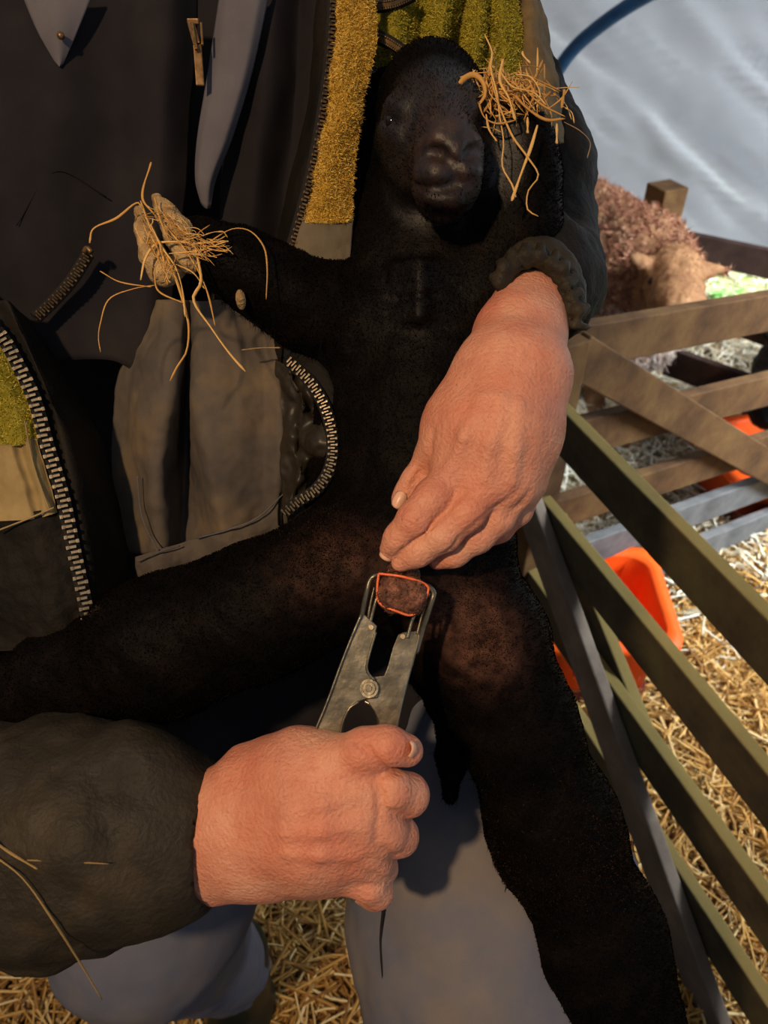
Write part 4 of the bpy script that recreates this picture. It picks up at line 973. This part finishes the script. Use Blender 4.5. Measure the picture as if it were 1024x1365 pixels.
# hooves: two claws each
def claw(pts, par, nm='hoof'):
    x = [p[0] for p in pts]; y = [p[1] for p in pts]; d = [p[2] for p in pts]; r = max(p[3] for p in pts)+8
    F = field(min(x)-r, max(x)+r, min(y)-r, max(y)+r, min(d)-.03, max(d)+.03, .0011)
    F.chain(pts, .004)
    return organic(nm, F, M['hoof'], par, .0007, 260, 3, 1)
claw([(186, 280, .545, 7), (193, 305, .545, 12), (204, 340, .547, 17), (218, 362, .550, 18), (232, 356, .555, 16)], lb)
claw([(209, 264, .540, 7), (222, 284, .540, 14), (240, 312, .543, 21), (255, 340, .547, 22), (258, 344, .552, 20)], lb)
claw([(672, 118, .540, 9), (682, 132, .540, 14), (690, 152, .543, 18)], lb); claw([(712, 112, .545, 9), (708, 132, .545, 14), (702, 152, .547, 17)], lb)
ball('dewclaw', P(321, 399, .545), .0045, M['hoof'], lb, (.8, .8, 1.7))
# bare skin and scrotum at the groin
F = field(480, 610, 730, 860, .46, .58, .0010)
F.ell(C(526, 790, .490), (.0118, .0130, .0105), .003); F.ell(C(549, 793, .490), (.0105, .0125, .0100), .003)
F.chain([(537, 772, .505, 20), (540, 755, .53, 26)], .006)
_, Vs, Qs = organic('scrotum', F, M['scrotum'], lb, .0009, 230, 3, 1)
fur('scrotum_hair', Vs, Qs, M['wool_brown'], lb, 1800, .0035, .0004, (0, 0, -.5), .6, None, .2, 12)
# ------------------------------------------------------------------ castrating pliers and their ring
pc = P(492, 917, .492)
pl = empty('castrating_pliers', pc, 'metal castrating pliers with four prongs gripped in the lower hand', 'pliers')
pn = (CAM-P(505, 880, .492)); pn /= np.linalg.norm(pn)
PD = {}
def pd(y): return .492+(y-917)*(-.00002)      # depth of the tool plane
def plate(name, pts, lift, th=.0024):
    mb = MB(); q = [P(x, y, pd(y)) + pn*lift for x, y in pts]; nn = np.cross(q[1]-q[0], q[2]-q[0])
    area = sum((pts[i][0]*pts[(i+1) % len(pts)][1]-pts[(i+1) % len(pts)][0]*pts[i][1]) for i in range(len(pts)))
    if area > 0: q = q[::-1]
    mb.prism(np.array(q), pn, th); return mb.build(name, M['steel'], pl, bevel=.0007)
def arcp(cx, cy, r, a0, a1, n=10): return [(cx+r*math.cos(math.radians(a0+(a1-a0)*i/(n-1))), cy+r*math.sin(math.radians(a0+(a1-a0)*i/(n-1)))) for i in range(n)]
plate('jaw_plate', [(483, 816), (503, 834), (501, 842), (489, 886), (490, 896), (498, 905), (506, 914), (503, 930)]+[(486, 932), (476, 936), (466, 944), (459, 958), (454, 975), (440, 1010), (420, 1060), (400, 1110), (378, 1110), (395, 1040), (417, 981), (436, 936), (455, 884), (470, 845)], .0)
plate('jaw_plate', [(531, 845), (539, 842), (561, 840), (555, 868), (543, 912), (532, 960), (524, 1010), (512, 1080), (492, 1180), (470, 1205), (466, 1196), (482, 1150), (494, 1060), (503, 985), (505, 962), (499, 948), (488, 932), (480, 918), (484, 904), (498, 902), (512, 900), (517, 888), (524, 862)], -.0026)
mb = MB()
def disc(mb, x, y, r, lift, th):
    c = P(x, y, pd(y))+pn*lift; u = np.cross(pn, [0, 0, 1.0]); u /= np.linalg.norm(u); v = np.cross(pn, u)
    mb.prism(np.array([c+u*r*math.cos(a)+v*r*math.sin(a) for a in np.linspace(0, 2*math.pi, 25)[:-1]]), pn, th)
disc(mb, 492, 917, .0062, .0024, .0010); disc(mb, 492, 917, .0042, .0034, .0010); disc(mb, 492, 917, .0020, .0044, .0006)
mb.build('pivot_rivet', M['steel'], pl, bevel=.0003)
for (x, y, l) in ((495, 836, .0024), (537, 848, -.0002)):
    mb = MB(); disc(mb, x, y, .0018, l, .0010); mb.build('rivet', M['nickel'], pl, bevel=.0003)
def prong(pts, r, nm='prong'):
    mb = MB(); mb.tube(curve(pts, 30), r, 10); return mb.build(nm, M['steel'], pl, smooth=True)
prong([(479, 850, .4945), (483, 818, .4925), (490, 785, .489), (494, 772, .489), (502, 766, .489), (509, 767, .492), (511, 768, .505)], .0017)
prong([(492, 836, .493), (497, 815, .493), (503, 795, .493), (505, 790, .494), (506, 800, .505)], .0012)
prong([(555, 870, .4965), (564, 838, .4935), (576, 800, .489), (578, 790, .489), (572, 782, .489), (566, 779, .491), (564, 780, .505)], .0019)
prong([(543, 850, .493), (549, 828, .493), (553, 818, .493), (552, 814, .496), (550, 816, .505)], .0012)
prong([(489, 848, .494), (492, 815, .494), (499, 782, .494)], .0010); prong([(556, 845, .494), (564, 815, .494), (572, 790, .494)], .0010)
prong([(486, 934, .495), (496, 940, .494), (503, 952, .494), (505, 965, .495), (502, 985, .497)], .0013, 'spring')
prong([(459, 955, .497), (457, 970, .497), (453, 990, .497)], .0010, 'spring')
for g in ([(482, 818, .4895), (470, 846, .4895), (455, 884, .489), (436, 936, .488), (417, 981, .487)], [(560, 842, .494), (554, 868, .494), (542, 912, .494), (531, 960, .494), (524, 1000, .494)],
          [(501, 842, .4895), (489, 886, .489), (491, 897, .489), (499, 906, .489)], [(478, 935, .489), (466, 944, .488), (458, 960, .488), (453, 980, .488)]):
    mb = MB(); mb.tube(curve(g, 24), .0009, 8); mb.build('rolled_edge', M['steel'], pl, smooth=True)
mb = MB(); g = [(505, 764, .486), (540, 769, .483), (570, 781, .486), (566, 800, .486), (550, 819, .486), (526, 813, .483), (506, 803, .486), (503, 785, .486), (505, 764, .486)]
mb.tube(curve(g, 70), .0008, 8)
tagit(mb.build('rubber_ring', M['ring'], smooth=True), 'small orange rubber ring stretched over the prongs of the pliers', 'ring')

# ------------------------------------------------------------------ straw caught on the feet and sleeves
def strand(mb, pts, w, d0=.53, t=.5, sc=1.0, org=(0, 0), n=26):
    q = [(org[0]+x/sc, org[1]+y/sc, (p[2] if len(p) > 2 else d0)) for p in pts for x, y in [(p[0], p[1])]]
    p = curve(q, n); rad = w*(.8+.2*np.sin(np.linspace(0, 9, n)+t*6)); rad[0] *= .7; rad[-1] *= .5
    mb.tube(p, rad, 6, .55, t)
rr = random.Random(4)
mb = MB(); s2 = 2.133
A = [[(430, 460), (405, 560), (440, 610)], [(255, 690), (265, 650), (330, 620), (390, 575), (405, 590)], [(400, 570), (430, 650), (470, 720), (500, 790), (525, 870), (537, 930), (530, 1000), (505, 1040), (484, 1082)],
     [(555, 700), (572, 800), (550, 850), (600, 930), (650, 1000), (698, 1055)], [(285, 770), (340, 800), (430, 815)], [(440, 810), (380, 820), (310, 850), (285, 920), (280, 960), (286, 1000)],
     [(590, 690), (660, 650), (710, 655), (750, 700), (760, 760), (757, 850)], [(400, 795), (415, 730), (450, 690), (560, 690), (650, 685)], [(480, 720), (560, 712), (600, 700), (645, 685)],
     [(438, 770), (450, 825), (520, 860)], [(500, 750), (550, 775), (582, 820)], [(570, 700), (620, 712), (650, 712)], [(440, 560), (455, 620), (480, 680)], [(470, 640), (520, 700), (560, 760)],
     [(560, 760), (590, 830), (612, 925)], [(500, 650), (560, 670), (600, 690), (640, 670)], [(430, 640), (460, 700), (500, 760), (520, 830), (527, 900)]]
for k, a in enumerate(A): strand(mb, a, .00125 if k in (2, 3) else .0009, .530-.004*rr.random(), .35+.6*rr.random(), s2)
for k in range(150):
    u = rr.random(); side = rr.choice((0, 1)); x, y = (430+u*150+rr.gauss(0, 14), 590+u*130+rr.gauss(0, 14)) if side else (400+u*80+rr.gauss(0, 12), 620+u*160+rr.gauss(0, 12))
    if u < .35 and rr.random() < .7: continue
    a = math.radians(45 if side else 62)+rr.gauss(0, .45); L = rr.uniform(8, 30)
    strand(mb, [(x-L*math.cos(a), y-L*math.sin(a)), (x+rr.uniform(-5, 5), y+rr.uniform(-5, 5)), (x+L*math.cos(a), y+L*math.sin(a))], .00045, .527-.004*u+.004*rr.random(), rr.random(), s2, n=7)
for k in range(26):
    x, y = rr.uniform(540, 640), rr.uniform(655, 735); a = rr.gauss(.05, .3); L = rr.uniform(15, 55)
    strand(mb, [(x-L*math.cos(a), y-L*math.sin(a)), (x, y+rr.uniform(-10, 10)), (x+L*.6*math.cos(a), y+L*math.sin(a))], .0006, .524+.006*rr.random(), rr.random(), s2, n=10)
tagit(mb.build('straw_tuft', M['straw_tuft'], smooth=True, tone=True), 'tangle of golden straw stuck to the lamb\'s pale hoof on the left', 'straw', kind='stuff')
mb = MB(); s1 = 2.438
A = [[(520, 412), (560, 360), (600, 310), (592, 262), (560, 242), (522, 268), (514, 320), (540, 352), (580, 340)], [(600, 110), (625, 170), (620, 220), (640, 300), (650, 380), (662, 460), (658, 540), (690, 600), (702, 640)],
     [(620, 250), (640, 320), (690, 440), (740, 510), (775, 570), (742, 620), (740, 680), (775, 702)], [(772, 405), (750, 480), (720, 560), (688, 652)], [(700, 310), (740, 352), (800, 388), (862, 384)],
     [(715, 270), (780, 335), (862, 378)], [(605, 370), (615, 420), (640, 458)], [(740, 380), (740, 432)], [(835, 400), (835, 466)], [(520, 250), (580, 236), (630, 240), (600, 300), (560, 330)],
     [(650, 230), (690, 280), (760, 300), (800, 340)], [(660, 190), (650, 260), (680, 320), (700, 390)], [(580, 330), (600, 380), (640, 400), (700, 390)], [(700, 240), (750, 250), (780, 300), (770, 350)],
     [(860, 290), (850, 350)]]
for k, a in enumerate(A): strand(mb, a, .0021 if k in (0, 4) else .0012, .518-.006*rr.random(), .3+.6*rr.random(), s1, (400, 0))
for k in range(170):
    x, y = rr.gauss(690, 62), rr.gauss(305, 42); a = rr.gauss(1.0, .9); L = rr.uniform(20, 70)
    strand(mb, [(x-L*math.cos(a), y-L*math.sin(a)), (x+rr.uniform(-14, 14), y+rr.uniform(-8, 8)), (x+L*math.cos(a), y+L*math.sin(a))], rr.uniform(.0005, .0011), .518+.022*rr.random(), rr.random(), s1, (400, 0), n=8)
tagit(mb.build('straw_tuft', M['straw_tuft'], smooth=True, tone=True), 'orange-gold clump of straw on the raised front foot beside the lamb\'s face', 'straw', kind='stuff')
def loose(pts, w, label, d):
    mb = MB(); strand(mb, pts, w, d, rr.random()); tagit(mb.build('straw_stalk', M['straw_dull'], smooth=True, tone=True), label, 'straw')
loose(STALKS[0], .0011, 'short thick straw stalk lying on the lower sleeve at the left edge', .42)
loose(STALKS[1], .0007, 'thin level straw stalk lying across the lower sleeve', .412)
loose(STALKS[2], .0009, 'long drooping straw stalk hanging below the lower sleeve at the left', .43)
loose([(322, 466), (350, 463), (374, 463)], .0009, 'small straw wisp above the curved lower jacket zip', .585)
loose([(752, 162), (775, 175), (787, 190), (783, 210)], .0006, 'fine curved straw wisp sticking out against the white polythene', .53)
